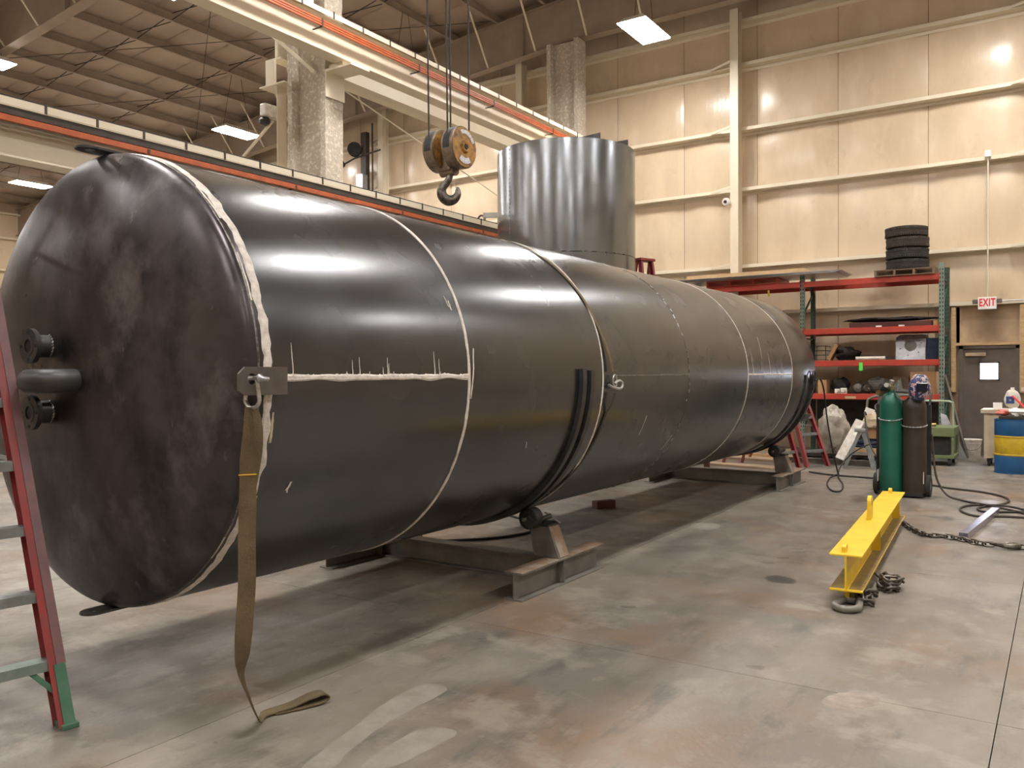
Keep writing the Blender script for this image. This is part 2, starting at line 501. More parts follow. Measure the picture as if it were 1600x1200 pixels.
def dup(root, loc, rotz=None, label=None, group=None):
    r = root.copy()
    C.objects.link(r)
    r.location = loc
    if rotz is not None:
        r.rotation_euler = (0, 0, rotz)
    if label:
        r['label'] = label
    if group:
        r['group'] = group
    for ch in list(root.children):
        c = ch.copy()
        C.objects.link(c)
        c.parent = r
        for g in list(ch.children):
            d = g.copy()
            C.objects.link(d)
            d.parent = c
    return r

def smoothpath(pts, k=6, closed=False):
    pts = [Vector(p) for p in pts]
    N = len(pts)
    out = []
    rng = range(N) if closed else range(N - 1)
    for i in rng:
        if closed:
            p0, p1, p2, p3 = pts[i - 1], pts[i], pts[(i + 1) % N], pts[(i + 2) % N]
        else:
            p0, p1, p2, p3 = pts[max(i - 1, 0)], pts[i], pts[i + 1], pts[min(i + 2, N - 1)]
        for j in range(k):
            t = j / k
            out.append(0.5 * ((2 * p1) + (p2 - p0) * t + (2 * p0 - 5 * p1 + 4 * p2 - p3) * t * t + (3 * p1 - p0 - 3 * p2 + p3) * t ** 3))
    if not closed:
        out.append(pts[-1])
    return out

def struct(name, mb, material, smooth=False):
    o = place(name, mb, material, None, smooth)
    o['kind'] = 'structure'
    return o

# ================================================================== SETTING
WY = 18.46
XL, XR, YB = -36.0, 12.2, -11.0
def zroof(x):
    return 11.72 - 0.083 * abs(x) if x < -4 else 11.388 + 0.03 * 0

# floor: sub-slab plus separate slabs with recessed joints
floor = struct('floor', MB().bx(XL, XR, YB, WY, -0.3, -0.02), M['joint'])
gx = [XL] + [-3.28 + 3.03 * k for k in range(-10, 6)] + [XR]
gy = [YB] + [4.364 + 2.95 * k for k in range(-5, 5)] + [WY]
for i in range(len(gx) - 1):
    for j in range(len(gy) - 1):
        g = 0.0025
        place('floor_slab', MB().bx(gx[i] + g, gx[i + 1] - g, gy[j] + g, gy[j + 1] - g, -0.02, 0), M['floor'], floor)

def floor_mark(name, pts, material, seed):
    pts = smoothpath2(pts)
    vs = []
    for i, (x, y_) in enumerate(pts):
        k = 0.012 * noise.noise(Vector((x * 20, y_ * 20, seed)))
        vs.append((x + k, y_ - k, 0.0008))
    place(name, MB().add(vs, [tuple(range(len(vs)))]), material, floor)
def smoothpath2(p):
    return [(v.x, v.y) for v in smoothpath([(a, b, 0) for a, b in p], 6, True)]
floor_mark('pale_patch', [(-2.59, 2.35), (-2.7, 2.8), (-2.76, 3.03), (-2.76, 3.33), (-2.61, 3.34), (-2.6, 3.04), (-2.58, 2.79), (-2.52, 2.53), (-2.48, 2.42)], M['palepatch'], 1)
floor_mark('pale_patch', [(-2.4, 2.5), (-2.42, 2.89), (-2.26, 2.96), (-2.27, 2.65), (-2.31, 2.53)], M['palepatch'], 2)
floor_mark('pale_patch', [(-0.98, 4.22), (-0.89, 4.42), (-0.75, 4.4), (-0.76, 4.27), (-0.89, 4.14)], M['pinkpatch'], 3)
floor_mark('pale_patch', [(-3.26, 8.3), (-3.26, 8.57), (-3.03, 8.57), (-3.01, 8.23)], M['palepatch'], 4)
floor_mark('oil_stain', [(-1.95, 6.52), (-1.89, 6.66), (-1.72, 6.57), (-1.73, 6.45), (-1.84, 6.42)], M['oil'], 5)
for i_, (x_, y_) in enumerate([(-2.03, 8.01), (-1.9, 7.69), (-2.02, 7.75), (-1.9, 7.15), (-2.03, 7.3), (-2.08, 7.04), (-1.75, 5.65), (-1.40, 4.50), (-1.97, 7.62), (-2.5, 5.2)]):
    floor_mark('scuff_mark', [(x_ - .05, y_), (x_ - .01, y_ + .03), (x_ + .04, y_ + .05), (x_ + .05, y_), (x_, y_ - .03)], M['scuff'], 10 + i_)

# end wall made of liner panels that pillow out between the girts
girt_z = [1.25, 2.89, 3.935, 5.63, 6.955, 8.375, 9.335]
rows = [0.0] + girt_z + [11.6]
def liner_panel(x0, x1):
    nx, mb = 6, MB()
    zs = []
    for a, b in zip(rows[:-1], rows[1:]):
        for k in range(5):
            zs.append((a + (b - a) * k / 5, math.sin(PI * k / 5)))
    zs.append((rows[-1], 0))
    x0 += 0.004
    x1 -= 0.004
    vs, fs = [], []
    for z, bz in zs:
        for i in range(nx + 1):
            u = i / nx
            edge = min(1, 4 * min(u, 1 - u) + 0.25)
            y = WY - 0.012 - 0.05 * bz * edge - 0.012 * noise.noise(Vector((x0 + u * 1.7, z * 0.8, 3)))
            if i in (0, nx):
                y = WY + 0.01
            vs.append((x0 + (x1 - x0) * u, y, z))
    for j in range(len(zs) - 1):
        for i in range(nx):
            a = j * (nx + 1) + i
            fs.append((a, a + 1, a + nx + 2, a + nx + 1))
    return mb.add(vs, fs)
wall_back = struct('wall_back', MB().bx(XL, XR, WY + 0.05, WY + 0.2, 0, 11.8), M['dark'])
xs = [-0.55 - 1.705 * k for k in range(-7, 21)]
xs = sorted([x for x in xs if XL < x < XR] + [XL, XR])
for a, b in zip(xs[:-1], xs[1:]):
    place('wall_panel', liner_panel(a, b), M['liner'], wall_back, smooth=True)
for z in girt_z:
    mb = MB()
    segs = [(XL, XR)] if z > 2 else [(XL, -1.83), (-0.66, XR)]
    for a, b in segs:
        mb.bx(a, b, WY - 0.24, WY - 0.236, z, z + 0.068)
        mb.bx(a, b, WY - 0.24, WY - 0.02, z - 0.004, z)
        mb.bx(a, b, WY - 0.024, WY - 0.02, z - 0.07, z)
    place('girt', mb, M['cream'], wall_back)
for x in (-0.22, -6.02, -11.62, -16.35, -22.2, -28.0, 5.6):
    mb = MB().ibeam((x, WY - 0.37, 0), (x, WY - 0.37, 9.55), 0.26, 0.18, 0.012, 0.01, up=(0, 1, 0))
    place('wind_column', mb, M['cream'], wall_back)
    mb = MB()
    for z in girt_z[2:6]:
        mb.bar((x - 0.62, WY - 0.25, z + 0.03), (x - 0.06, WY - 0.5, z + 0.06), 0.01, 0.05)
    place('girt_brace', mb, M['cream'], wall_back)

# side and rear walls, mostly out of view
wl = struct('wall_left', MB().bx(XL - 0.2, XL, YB, WY, 0, 9), M['liner'])
for z in (1.2, 2.9, 4.5, 5.9, 7.2, 8.2):
    place('girt', MB().bx(XL, XL + 0.22, YB, WY, z, z + 0.07), M['cream'], wl)
struct('wall_right', MB().bx(XR, XR + 0.2, YB, WY, 0, 11.8), M['liner'])
struct('wall_front', MB().bx(XL, XR, YB - 0.2, YB, 0, 11.8), M['liner'])

# roof liner panels, purlins and bracing
ceiling = struct('ceiling', MB().add([(XL, YB, zroof(XL) + 0.12), (-4, YB, zroof(-4) + 0.12), (XR, YB, zroof(XR) + 0.12),
                                      (XL, WY, zroof(XL) + 0.12), (-4, WY, zroof(-4) + 0.12), (XR, WY, zroof(XR) + 0.12)],
                                     [(0, 1, 4, 3), (1, 2, 5, 4)]), M['roof'])
y = YB
while y < WY - 0.1:
    y2 = min(y + 1.2, WY)
    mb = MB()
    vs, fs = [], []
    px = [XL + (-4 - XL) * k / 21 for k in range(22)] + [XR]
    for k, x in enumerate(px):
        for yy, s in ((y + 0.01, 0.02), (y + 0.15, 0), ((y + y2) / 2, -0.035), (y2 - 0.15, 0), (y2 - 0.01, 0.02)):
            vs.append((x, yy, zroof(x) + s))
    for k in range(len(px) - 1):
        for q in range(4):
            a = k * 5 + q
            fs.append((a, a + 1, a + 6, a + 5))
    mb.add(vs, fs)
    place('roof_panel', mb, M['roof'], ceiling, smooth=True)
    y = y2
xp = -4.9
k = 0
while xp > XL:
    z = zroof(xp) - 0.14
    place('purlin', MB().zbeam((xp, YB, z), (xp, WY, z), 0.22, 0.07, 0.006), M['purlin'], ceiling)
    if xp < -11:
        mb = MB()
        for yy in (5.1, 12.2, 14.9):
            zz = zroof(xp - 0.7)
            mb.tube([(xp - 0.05, yy, z + 0.08), (xp - 1.4, yy, zz - 0.25)], 0.012, 5)
            mb.tube([(xp - 0.05, yy, z - 0.09), (xp - 1.4, yy, zz - 0.10)], 0.012, 5)
        place('bridging', mb, M['dark'], ceiling)
    xp -= 1.42
    k += 1

def rafter(yc, label):
    r = thing('rafter', label, 'beam', (-10, yc, 9.5), 'tapered roof frames')
    mb = MB()
    xsr = [XL, -10, -4.5, XR]
    bot = [10.40 - 0.083 * 36, 9.57, 9.55, 9.6]
    top = [zroof(x) - 0.27 for x in xsr]
    vs, fs = [], []
    for x, b, t in zip(xsr, bot, top):
        vs += [(x, yc - 0.006, b), (x, yc + 0.006, b), (x, yc + 0.006, t), (x, yc - 0.006, t)]
    for i in range(3):
        for q in range(4):
            fs.append((4 * i + q, 4 * i + (q + 1) % 4, 4 * i + 4 + (q + 1) % 4, 4 * i + 4 + q))
    place('web', mb.add(vs, fs), M['purlin'], r)
    for nm, zz in (('bottom_flange', bot), ('top_flange', top)):
        mb = MB()
        for i in range(3):
            mb.bar((xsr[i], yc, zz[i]), (xsr[i + 1], yc, zz[i + 1]), 0.24, 0.016)
        place(nm, mb, M['purlin'], r)
    x = -11.2
    while x > -35:
        zb = 10.40 - 0.083 * abs(x)
        place('stiffener', MB().bx(x - 0.005, x + 0.005, yc - 0.1, yc + 0.1, zb, zroof(x) - 0.28), M['purlin'], r)
        x -= 2.84
    x = -8.0
    while x > -26:
        zb = 9.57 if x > -10 else 10.40 - 0.083 * abs(x)
        mb = MB().bar((x, yc - 0.06, zb + 0.02), (x + 0.1, yc - 1.0, zroof(x) - 0.2), 0.045, 0.02)
        place('flange_brace', mb, M['cream'], r)
        x -= 1.42
    return r
rafter(17.6, 'tan tapered roof beam nearest the end wall, behind the far lamps')
rafter(9.3, 'tan tapered roof beam crossing the top left corner of the view')
rafter(1.0, 'tan roof beam overhead, just above the viewer')
for (a, b) in (((-12, 9.4, 10.45), (-24, 17.4, 9.5)), ((-24, 9.4, 9.45), (-12, 17.4, 10.5)), ((-24, 1.2, 9.45), (-12, 9.2, 10.45)), ((-30, 9.4, 9), (-18, 17.4, 10))):
    place('bracing_rod', MB().tube([a, b], 0.009, 5), M['dark'], ceiling)

# ------------------------------------------------------------------ columns
def column(yc, ztop, label):
    c = thing('column', label, 'column', (-9.95, yc, 0), 'fireproofed steel columns')
    def rough_box(x0, x1, y0, y1, z0, z1, amp):
        nz = int((z1 - z0) / 0.09)
        nx = max(2, int((x1 - x0) / 0.07)); ny = max(2, int((y1 - y0) / 0.07))
        ring = [(x0 + (x1 - x0) * i / nx, y0) for i in range(nx)] + [(x1, y0 + (y1 - y0) * i / ny) for i in range(ny)] + \
               [(x1 - (x1 - x0) * i / nx, y1) for i in range(nx)] + [(x0, y1 - (y1 - y0) * i / ny) for i in range(ny)]
        cx, cy = (x0 + x1) / 2, (y0 + y1) / 2
        vs, fs = [], []
        n = len(ring)
        for j in range(nz + 1):
            z = z0 + (z1 - z0) * j / nz
            for x, y_ in ring:
                kk = amp * noise.noise(Vector((x * 9, y_ * 9, z * 9))) + amp * 0.6 * noise.noise(Vector((x * 25, y_ * 25, z * 25)))
                d = Vector((x - cx, y_ - cy, 0)).normalized()
                vs.append((x + d.x * kk, y_ + d.y * kk, z))
        for j in range(nz):
            for i in range(n):
                fs.append((j * n + i, j * n + (i + 1) % n, (j + 1) * n + (i + 1) % n, (j + 1) * n + i))
        return MB().add(vs, fs)
    for x0, x1 in ((-10.36, -10.25), (-9.62, -9.51)):
        place('flange', rough_box(x0, x1, yc - 0.19, yc + 0.19, 0, ztop, 0.02), M['fluff'], c, smooth=True)
    place('web', rough_box(-10.26, -9.6, yc - 0.05, yc + 0.05, 0, ztop, 0.02), M['fluff'], c, smooth=True)
    return c
col1 = column(9.4, 10.2, 'thick rough sprayed column left of the hanging hook')
column(17.45, 9.5, 'thick rough sprayed column behind the upright steel drum')
column(1.0, 10.2, 'rough sprayed column beyond the left edge of the view')
cp = place('bracket_plate', MB().bx(-9.51, -8.95, 9.2, 9.6, 6.28, 6.31), M['cream'], col1)
place('bracket_plate', MB().bx(-9.5, -9.48, 9.2, 9.6, 5.9, 6.28), M['cream'], col1)
place('side_channel', MB().bx(-10.80, -10.59, 9.38, 9.40, 0, 6.28).bx(-10.60, -10.59, 9.2, 9.38, 0, 6.28), M['cream'], col1)
place('bracket_plate', MB().bx(-10.95, -10.37, 9.15, 9.6, 6.28, 6.30), M['cream'], col1)
place('bracket_plate', MB().bx(-10.80, -10.60, 9.15, 9.2, 6.30, 6.70), M['cream'], col1)
place('brace_rod', MB().tube([(-9.6, 9.5, 6.2), (-9.9, 17.3, 4.75)], 0.012, 6), M['cream'], col1)
place('brace_strut', MB().bar((-10.75, 9.25, 5.75), (-11.9, 8.9, 4.6), 0.035, 0.035), M['cream'], col1)
place('knee_strut', MB().bar((-9.7, 9.18, 6.3), (-10.6, 9.0, 7.1), 0.05, 0.05), M['cream'], col1)

# ------------------------------------------------------------------ crane runways
def runway(x, ztop, h, y0, y1, label, name='crane_runway', pitch=0.62, nb=3, zc=None):
    r = thing(name, label, 'crane beam', (x, y0, ztop - h))
    place('girder', MB().ibeam((x, y0, ztop - h / 2), (x, y1, ztop - h / 2), h, 0.26, 0.02, 0.015), M['cream'], r)
    place('rail', MB().bar((x, y0, ztop + 0.03), (x, y1, ztop + 0.03), 0.05, 0.06), M['cream'], r)
    xx = x + 0.20
    bh = 0.012 if nb > 1 else 0.03
    zc = zc or ztop - 0.13
    place('cover_strip', MB().bx(xx - 0.01, xx, y0, y1, ztop - 0.02, ztop + 0.055), M['cream'], r)
    for q in range(nb):
        place('conductor_bar', MB().bx(xx - 0.03, xx + 0.01, y0, y1, zc - 0.035 * q - bh, zc - 0.035 * q + bh), M['orange'], r)
    yy = y0 + 0.3
    while yy < y1:
        mb = MB()
        mb.bx(xx, xx + 0.008, yy, yy + 0.025, ztop - 0.03, ztop + 0.075)
        place('clip', mb, M['dark'], r)
        yy += pitch
    yy = y0 + 0.9
    while yy < y1:
        mb = MB().bx(x + 0.01, xx + 0.016, yy, yy + 0.03, zc - 0.035 * nb + 0.008, zc - 0.035 * nb + 0.018)
        mb.bx(xx - 0.035, xx + 0.016, yy, yy + 0.03, zc - 0.035 * nb + 0.01, zc + 0.02)
        place('bar_hanger', mb, M['dark'], r)
        yy += 2.2
    return r
up = runway(-9.25, 6.92, 0.52, 1.2, 17.4, 'cream overhead crane runway high above the tank with orange conductor bars')
lo = runway(-8.95, 4.33, 0.52, -4, 17.3, 'lower crane runway passing behind the tank with orange conductor bar', nb=1, pitch=0.55, zc=4.175)
place('dark_gap_fill', MB().bx(-8.95 + 0.02, -8.95 + 0.185, -4, 17.3, 4.22, 4.30), M['dark'], lo)  # dark bar filling the open gap, its shade put into the colour
place('top_edge', MB().bx(-8.95 + 0.192, -8.95 + 0.2, -4, 17.3, 4.385, 4.40), M['dark'], lo)
for yy in (9.4, 17.0):
    place('knee_bracket', MB().bx(-9.5, -8.9, yy - 0.1, yy + 0.1, 3.74, 3.81), M['cream'], lo)
    place('end_bracket', MB().bx(-9.5, -9.2, yy - 0.12, yy + 0.12, 6.33, 6.4), M['cream'], up)
fr = thing('side_runway', 'plain cream crane beam on the far side of the columns', 'crane beam', (-10.62, 9.2, 6.68))
place('girder', MB().ibeam((-10.62, 9.2, 6.93), (-10.62, 17.4, 6.93), 0.46, 0.26, 0.02, 0.015), M['cream'], fr)
place('walkway_plate', MB().bx(-10.5, -10.36, 9.6, 17.3, 6.70, 6.715), M['cream'], fr)
st = thing('junction_head', 'small grey and black cable head clamped left of the rough column', 'cable head', (-10.75, 9.1, 5.7))
place('body', MB().box((-10.74, 9.20, 5.88), (0.14, 0.34, 0.20)), M['white'], st, bevel=0.02)
place('clamp', MB().blob((-10.80, 9.12, 5.72), (0.2, 0.16, 0.14), 3), M['black'], st, smooth=True)

# ------------------------------------------------------------------ lamps
def lamp(x, y, label, first=None):
    if first:
        return dup(first, (x, y, 8.5), label=label)
    t = thing('high_bay_lamp', label, 'ceiling lamp', (x, y, 8.5), 'high bay lamps', local=True)
    mb = MB()
    vs = [(-0.31, -0.62, 0.02), (0.31, -0.62, 0.02), (0.31, 0.62, 0.02), (-0.31, 0.62, 0.02),
          (-0.2, -0.5, 0.14), (0.2, -0.5, 0.14), (0.2, 0.5, 0.14), (-0.2, 0.5, 0.14)]
    mb.add(vs, [(0, 1, 5, 4), (1, 2, 6, 5), (2, 3, 7, 6), (3, 0, 4, 7), (4, 5, 6, 7)])
    place('housing', mb, M['sign'], t)
    place('diffuser', MB().bx(-0.3, 0.3, -0.61, 0.61, 0.0, 0.02), M['lampglow'], t)
    ld = bpy.data.lights.new('lamp_light', 'AREA')
    ld.shape = 'RECTANGLE'; ld.size = 0.6; ld.size_y = 1.2
    ld.energy = LAMP_W; ld.color = (1.0, 0.95, 0.89); ld.spread = R_(125)
    lo_ = bpy.data.objects.new('lamp_light', ld)
    C.objects.link(lo_); lo_.parent = t; lo_.location = (0, 0, -0.006)
    for s in (-1, 1):
        place('hanger_wire', MB().tube([(0, 0.45 * s, 0.14), (0, 0.1 * s, 1.9)], 0.006, 5), M['dark'], t)
    return t
lamp0 = None
lx = [-31.0, -25.5, -19.65, -13.35, -7.07, -0.8, 5.5]
ly = [15.6, 8.85, 2.2, -4.5]
names = {(-7.07, 15.6): 'bright rectangular ceiling lamp hanging before the end wall, right of the hook cables',
         (-19.65, 15.6): 'bright ceiling lamp hanging left of the rough column above the tank',
         (-31.0, 15.6): 'bright ceiling lamp just left of the tank top',
         (-19.65, 8.85): 'bright ceiling lamp cut by the upper left edge of the picture',
         (-13.35, 15.6): 'sliver of a lit ceiling lamp behind the crane beams right of the rough column',
         (-13.35, 8.85): 'ceiling lamp touching the top edge of the picture at upper left'}
for y_ in ly:
    for x_ in lx:
        lab = names.get((x_, y_), 'ceiling lamp outside the view lighting the hall')
        o = lamp(x_, y_, lab, lamp0)
        lamp0 = lamp0 or o

# ================================================================== THE TANK
TX, TZ, TR = -4.04, 1.578, 1.137
def rp(th, y, r=TR):
    return Vector((TX + r * math.cos(th), y, TZ + r * math.sin(th)))
tank = thing('storage_tank', 'huge dark steel tank lying on its side on roller stands, with white painted weld seams', 'tank', (TX, 2.2, 0))
ry = [2.46, 3.94, 5.64, 7.38, 9.12, 10.92]
def shell(y0, y1, seed):
    N = 128
    ys = [y0 + 0.002, y0 + 0.006] + [y0 + (y1 - y0) * k / 8 for k in range(1, 8)] + [y1 - 0.006, y1 - 0.002]
    vs, fs = [], []
    for j, yy in enumerate(ys):
        for i in range(N):
            a = 2 * PI * i / N
            r = TR - (0.005 if j in (0, len(ys) - 1) else 0.0)
            r += 0.0022 * noise.noise(Vector((math.cos(a) * 1.6 + seed, math.sin(a) * 1.6, yy * 0.9)))
            vs.append(rp(a, yy, r))
    for j in range(len(ys) - 1):
        for i in range(N):
            fs.append((j * N + i, j * N + (i + 1) % N, (j + 1) * N + (i + 1) % N, (j + 1) * N + i))
    return MB().add(vs, fs)
for k, (a, b) in enumerate(zip(ry[:-1], ry[1:])):
    place('shell_plate', shell(a, b, k), M['tank'], tank, smooth=True)
def dome(y0, ybase, sgn, mt, depth):
    N = 128
    prof = [(TR - 0.004, y0), (TR, y0 + sgn * 0.01), (TR, ybase)]
    for k in range(1, 25):
        t = PI / 2 * k / 24
        prof.append((TR * math.cos(t), ybase + sgn * depth * math.sin(t)))
    vs, fs = [], []
    for r, yy in prof:
        for i in range(N):
            vs.append(rp(2 * PI * i / N, yy, max(r, 0.0005)))
    for j in range(len(prof) - 1):
        for i in range(N):
            fs.append((j * N + i, j * N + (i + 1) % N, (j + 1) * N + (i + 1) % N, (j + 1) * N + i))
    return place('tank_head', MB().add(vs, fs), mt, tank, smooth=True)
hd = dome(2.457, 2.40, -1, M['head'], 0.2)
hd['label'] = 'domed purple brown near end of the tank'
hd = dome(10.923, 12.12, 1, M['tank'], 0.2)

def weld_ring(y, wbase, wvar, material, seed, h=0.004, a0=0.0, a1=2 * PI, nm='weld_seam'):
    N = 260
    vs, fs = [], []
    for i in range(N + 1):
        a = a0 + (a1 - a0) * i / N
        c = 0.006 * noise.noise(Vector((math.cos(a) * 3, math.sin(a) * 3, seed)))
        w1 = wbase / 2 * (1 + wvar * noise.noise(Vector((math.cos(a) * 14, math.sin(a) * 14, seed + 9))) + wvar * 0.6 * noise.noise(Vector((math.cos(a) * 45, math.sin(a) * 45, seed + 5))))
        w2 = wbase / 2 * (1 + wvar * noise.noise(Vector((math.cos(a) * 14, math.sin(a) * 14, seed + 31))) + wvar * 0.6 * noise.noise(Vector((math.cos(a) * 45, math.sin(a) * 45, seed + 55))))
        for yy, r in ((y + c - w1, TR + 0.0005), (y + c - w1 * 0.6, TR + h), (y + c + w2 * 0.6, TR + h), (y + c + w2, TR + 0.0005)):
            vs.append(rp(a, yy, r))
    for i in range(N):
        for q in range(3):
            fs.append((4 * i + q, 4 * i + q + 1, 4 * i + 5 + q, 4 * i + 4 + q))
    return place(nm, MB().add(vs, fs), material, tank)
weld_ring(ry[0], 0.047, 0.6, M['weld'], 1, 0.006)
for a0_, a1_, dy_, w_ in ((-14, -7, .035, .014), (-24, -17, -.02, .02), (-31, -27, .03, .014), (-45, -38, -.05, .012), (18, 30, -.04, .010), (40, 52, -.035, .010)):
    weld_ring(ry[0] + dy_, w_, 0.8, M['weldy'] if a0_ < 0 else M['weld'], 61 + a0_, 0.003, R_(a0_), R_(a1_), nm='paint_smear')
for a0_, yy_, a1_, yb_, w_ in ((25, 3.84, 21.5, 3.85, .009), (23.6, 3.865, 20.5, 3.868, .006), (-24.5, 2.68, -26.8, 2.66, .008), (-26, 2.665, -27.5, 2.675, .006), (35, 5.06, 30, 5.07, .003), (31, 5.075, 26, 5.04, .003),
                           (-17, 6.54, -26, 6.52, .004), (-29, 7.31, -37, 7.24, .004), (-21.9, 4.69, -24.4, 4.71, .006), (23, 9.74, 3, 9.63, .004), (10.4, 10.46, 2, 10.44, .004), (9, 4.0, -6, 3.965, .008)):
    pp = [rp(R_(a0_ + (a1_ - a0_) * t / 5), yy_ + (yb_ - yy_) * t / 5 + random.uniform(-.004, .004), TR + .0012) for t in range(6)]
    place('paint_fleck', MB().ribbon(pp, [(0, w_ * random.uniform(.6, 1.6), 0)] * 6, .001), M['weld'], tank)
weld_ring(ry[1], 0.024, 0.45, M['weld'], 2, 0.006)
weld_ring(ry[2], 0.017, 0.4, M['weld'], 3, 0.006)
weld_ring(ry[4], 0.017, 0.25, M['weld'], 4)
weld_ring(ry[5], 0.013, 0.3, M['weld'], 5)
weld_ring(ry[0] - 0.05, 0.012, 0.5, M['weldbead'], 6, 0.002)
# tack welds on the unpainted joint
for i in range(90):
    a = R_(i * 4 + random.uniform(-1, 1))
    y_ = ry[3] + random.choice((-0.012, 0.0, 0.012))
    if random.random() < 0.72 and math.cos(a) > -.2:
        place('tack_weld', MB().tube([rp(a, y_, TR + 0.001), rp(a + R_(random.uniform(0.8, 2.2)), y_ + random.uniform(-.006, .006), TR + 0.001)], 0.0055, 5), M['bare'], tank)
# straight seams with the runs and drips of the paint
def long_weld(y0, y1, z, wbase, material, seed, drips=()):
    N = int((y1 - y0) / 0.008)
    th = math.asin((z - TZ) / TR)
    vs, fs = [], []
    for i in range(N + 1):
        y_ = y0 + (y1 - y0) * i / N
        w1 = wbase / 2 * (1 + 0.6 * noise.noise(Vector((y_ * 9, seed, 0))) + 0.7 * max(0, noise.noise(Vector((y_ * 60, seed, 4)))))
        w2 = wbase / 2 * (1 + 0.7 * noise.noise(Vector((y_ * 6, seed, 7))))
        for s, r in ((w1, TR + .0005), (w1 * .5, TR + .005), (-w2 * .5, TR + .005), (-w2, TR + .0005)):
            vs.append(rp(th + s / TR, y_, r))
    for i in range(N):
        for q in range(3):
            fs.append((4 * i + q, 4 * i + q + 1, 4 * i + 5 + q, 4 * i + 4 + q))
    mb = MB().add(vs, fs)
    for y_, hh in drips:
        w_ = 0.0035
        pts = [rp(th + t * hh / TR, y_ + 0.002 * math.sin(9 * t), TR + 0.002) for t in (0.02, 0.3, 0.6, 1)]
        mb.tube(pts, [0.004, 0.003, 0.0028, 0.001], 5)
    place('straight_weld', mb, material, tank)
long_weld(2.55, 3.93, TZ + 0.012, 0.030, M['weld'], 1,
          [(2.60, 0.16), (2.98, .085), (3.03, .1), (3.20, .05), (3.235, .1), (3.245, 0.07), (3.28, .03), (3.62, .14), (3.66, .1), (3.67, .03), (3.1, .03), (2.94, .03)])
long_weld(5.86, 7.37, TZ + 0.01, 0.008, M['weldbead'], 2)
long_weld(9.13, 10.91, TZ + 0.01, 0.018, M['weld'], 3, [(9.3, 0.3), (9.95, 0.25)])

# lifting lugs made of a drilled plate standing off the shell on two lips
def lug(th, y0, y1, name='lifting_lug'):
    er = Vector((math.cos(th), 0, math.sin(th)))
    et = Vector((-math.sin(th), 0, math.cos(th)))
    ey = Vector((0, 1, 0))
    side = abs(math.sin(th)) < .1
    off = 0.033 if side else 0.008
    o = Vector((TX, 0, TZ)) + er * (TR + off)
    hw = 0.06
    if side:
        outer = [(y0 + 0.03, -hw), (y1, -hw), (y1, hw), (y0 + 0.035, hw), (y0, hw - 0.03), (y0, -hw + 0.02)]
    else:
        outer = [(y1, -hw), (y1, hw), (y0 + .06, hw)] + [(y0 + .06 - .06 * math.sin(a), hw * math.cos(a)) for a in [PI * k / 8 for k in range(1, 8)]] + [(y0 + .06, -hw)]
    mb = MB().holed(outer, (y0 + 0.07, 0.008 if side else 0), 0.024, o, ey, et, 0.012)
    p = place(name, mb, M['lugsteel'] if side else M['darksteel'], tank, bevel=0.0015)
    p['label'] = 'drilled dark steel lug plate'
    if side:
        for s in (-1, 1):
            c0 = o + et * (s * (hw - .003)) - er * 0.016
            place('lug_lip', MB().bar(c0 + ey * (y0 + 0.09), c0 + ey * y1, 0.007, 0.04, up=er), M['steel'], p)
lug(0.0, 2.268, 2.53)
lug(PI / 2, 2.25, 2.52)
lug(-PI / 2, 2.25, 2.52)
lug(R_(-32), 12.05, 12.4)

# flanged nozzles and return bend on the near head
for z in (1.752, 1.425):
    cx = -4.235
    n = place('nozzle_neck', MB().lathe([(0.033, 0.0), (0.050, 0.0), (0.052, 0.02), (0.056, 0.04), (0.056, 0.12), (0.033, 0.12)], (cx, 2.13, z), (0, 1, 0), 32), M['darksteel'], tank, smooth=True)
    mb = MB().lathe([(0.032, 0), (0.050, 0), (0.050, 0.002), (0.086, 0.002), (0.086, 0.026), (0.032, 0.026), (0.032, 0)], (cx, 2.108, z), (0, 1, 0), 40)
    place('pipe_flange', mb, M['darksteel'], n, smooth=True)
    for k in range(4):
        a = PI / 2 * k
        place('bolt_hole', MB().cyl((cx + .068 * math.cos(a), 2.1075, z + .068 * math.sin(a)), (cx + .068 * math.cos(a), 2.112, z + .068 * math.sin(a)), 0.009, n=12), M['black'], n)
    place('bore', MB().cyl((cx, 2.114, z), (cx, 2.118, z), 0.033, n=24), M['black'], n)
    mb = MB()
    for k in range(9):
        a = R_(-60 + 15 * k)
        mb.tube([(cx + .059 * math.cos(a), 2.198, z + .059 * math.sin(a)), (cx + .059 * math.cos(a + .2), 2.204, z + .059 * math.sin(a + .2))], 0.004, 5)
    place('weld_spatter', mb, M['bare'], n)
pts = [(-4.19, 2.25, 1.58)]
for k in range(13):
    a = PI * k / 12
    pts.append((-4.085 - 0.105 * math.cos(a), 2.15 - 0.095 * math.sin(a), 1.58))
pts.append((-3.98, 2.25, 1.58))
place('return_bend', MB().tube(pts, 0.0575, 24), M['darksteel'], tank, smooth=True)

# dark rolled bars standing on the shell
def rolled_bar(y0, y1, a0, a1, r1, nm='rolled_bar'):
    vs, fs = [], []
    N = 60
    for i in range(N + 1):
        a = a0 + (a1 - a0) * i / N
        vs += [rp(a, y0, TR + 0.001), rp(a, y0, TR + r1), rp(a, y1, TR + r1), rp(a, y1, TR + 0.001)]
    for i in range(N):
        for q in range(4):
            fs.append((4 * i + q, 4 * i + (q + 1) % 4, 4 * i + 4 + (q + 1) % 4, 4 * i + 4 + q))
    fs += [(3, 2, 1, 0), (4 * N, 4 * N + 1, 4 * N + 2, 4 * N + 3)]
    place(nm, MB().add(vs, fs), M['darksteel'], tank, smooth=True)
rolled_bar(5.27, 5.325, R_(3), R_(-150), 0.035)
rolled_bar(5.40, 5.455, R_(2.5), R_(-150), 0.03)
rolled_bar(11.55, 11.63, R_(0), R_(-150), 0.02)
rolled_bar(11.9, 11.95, R_(0), R_(-150), 0.03)

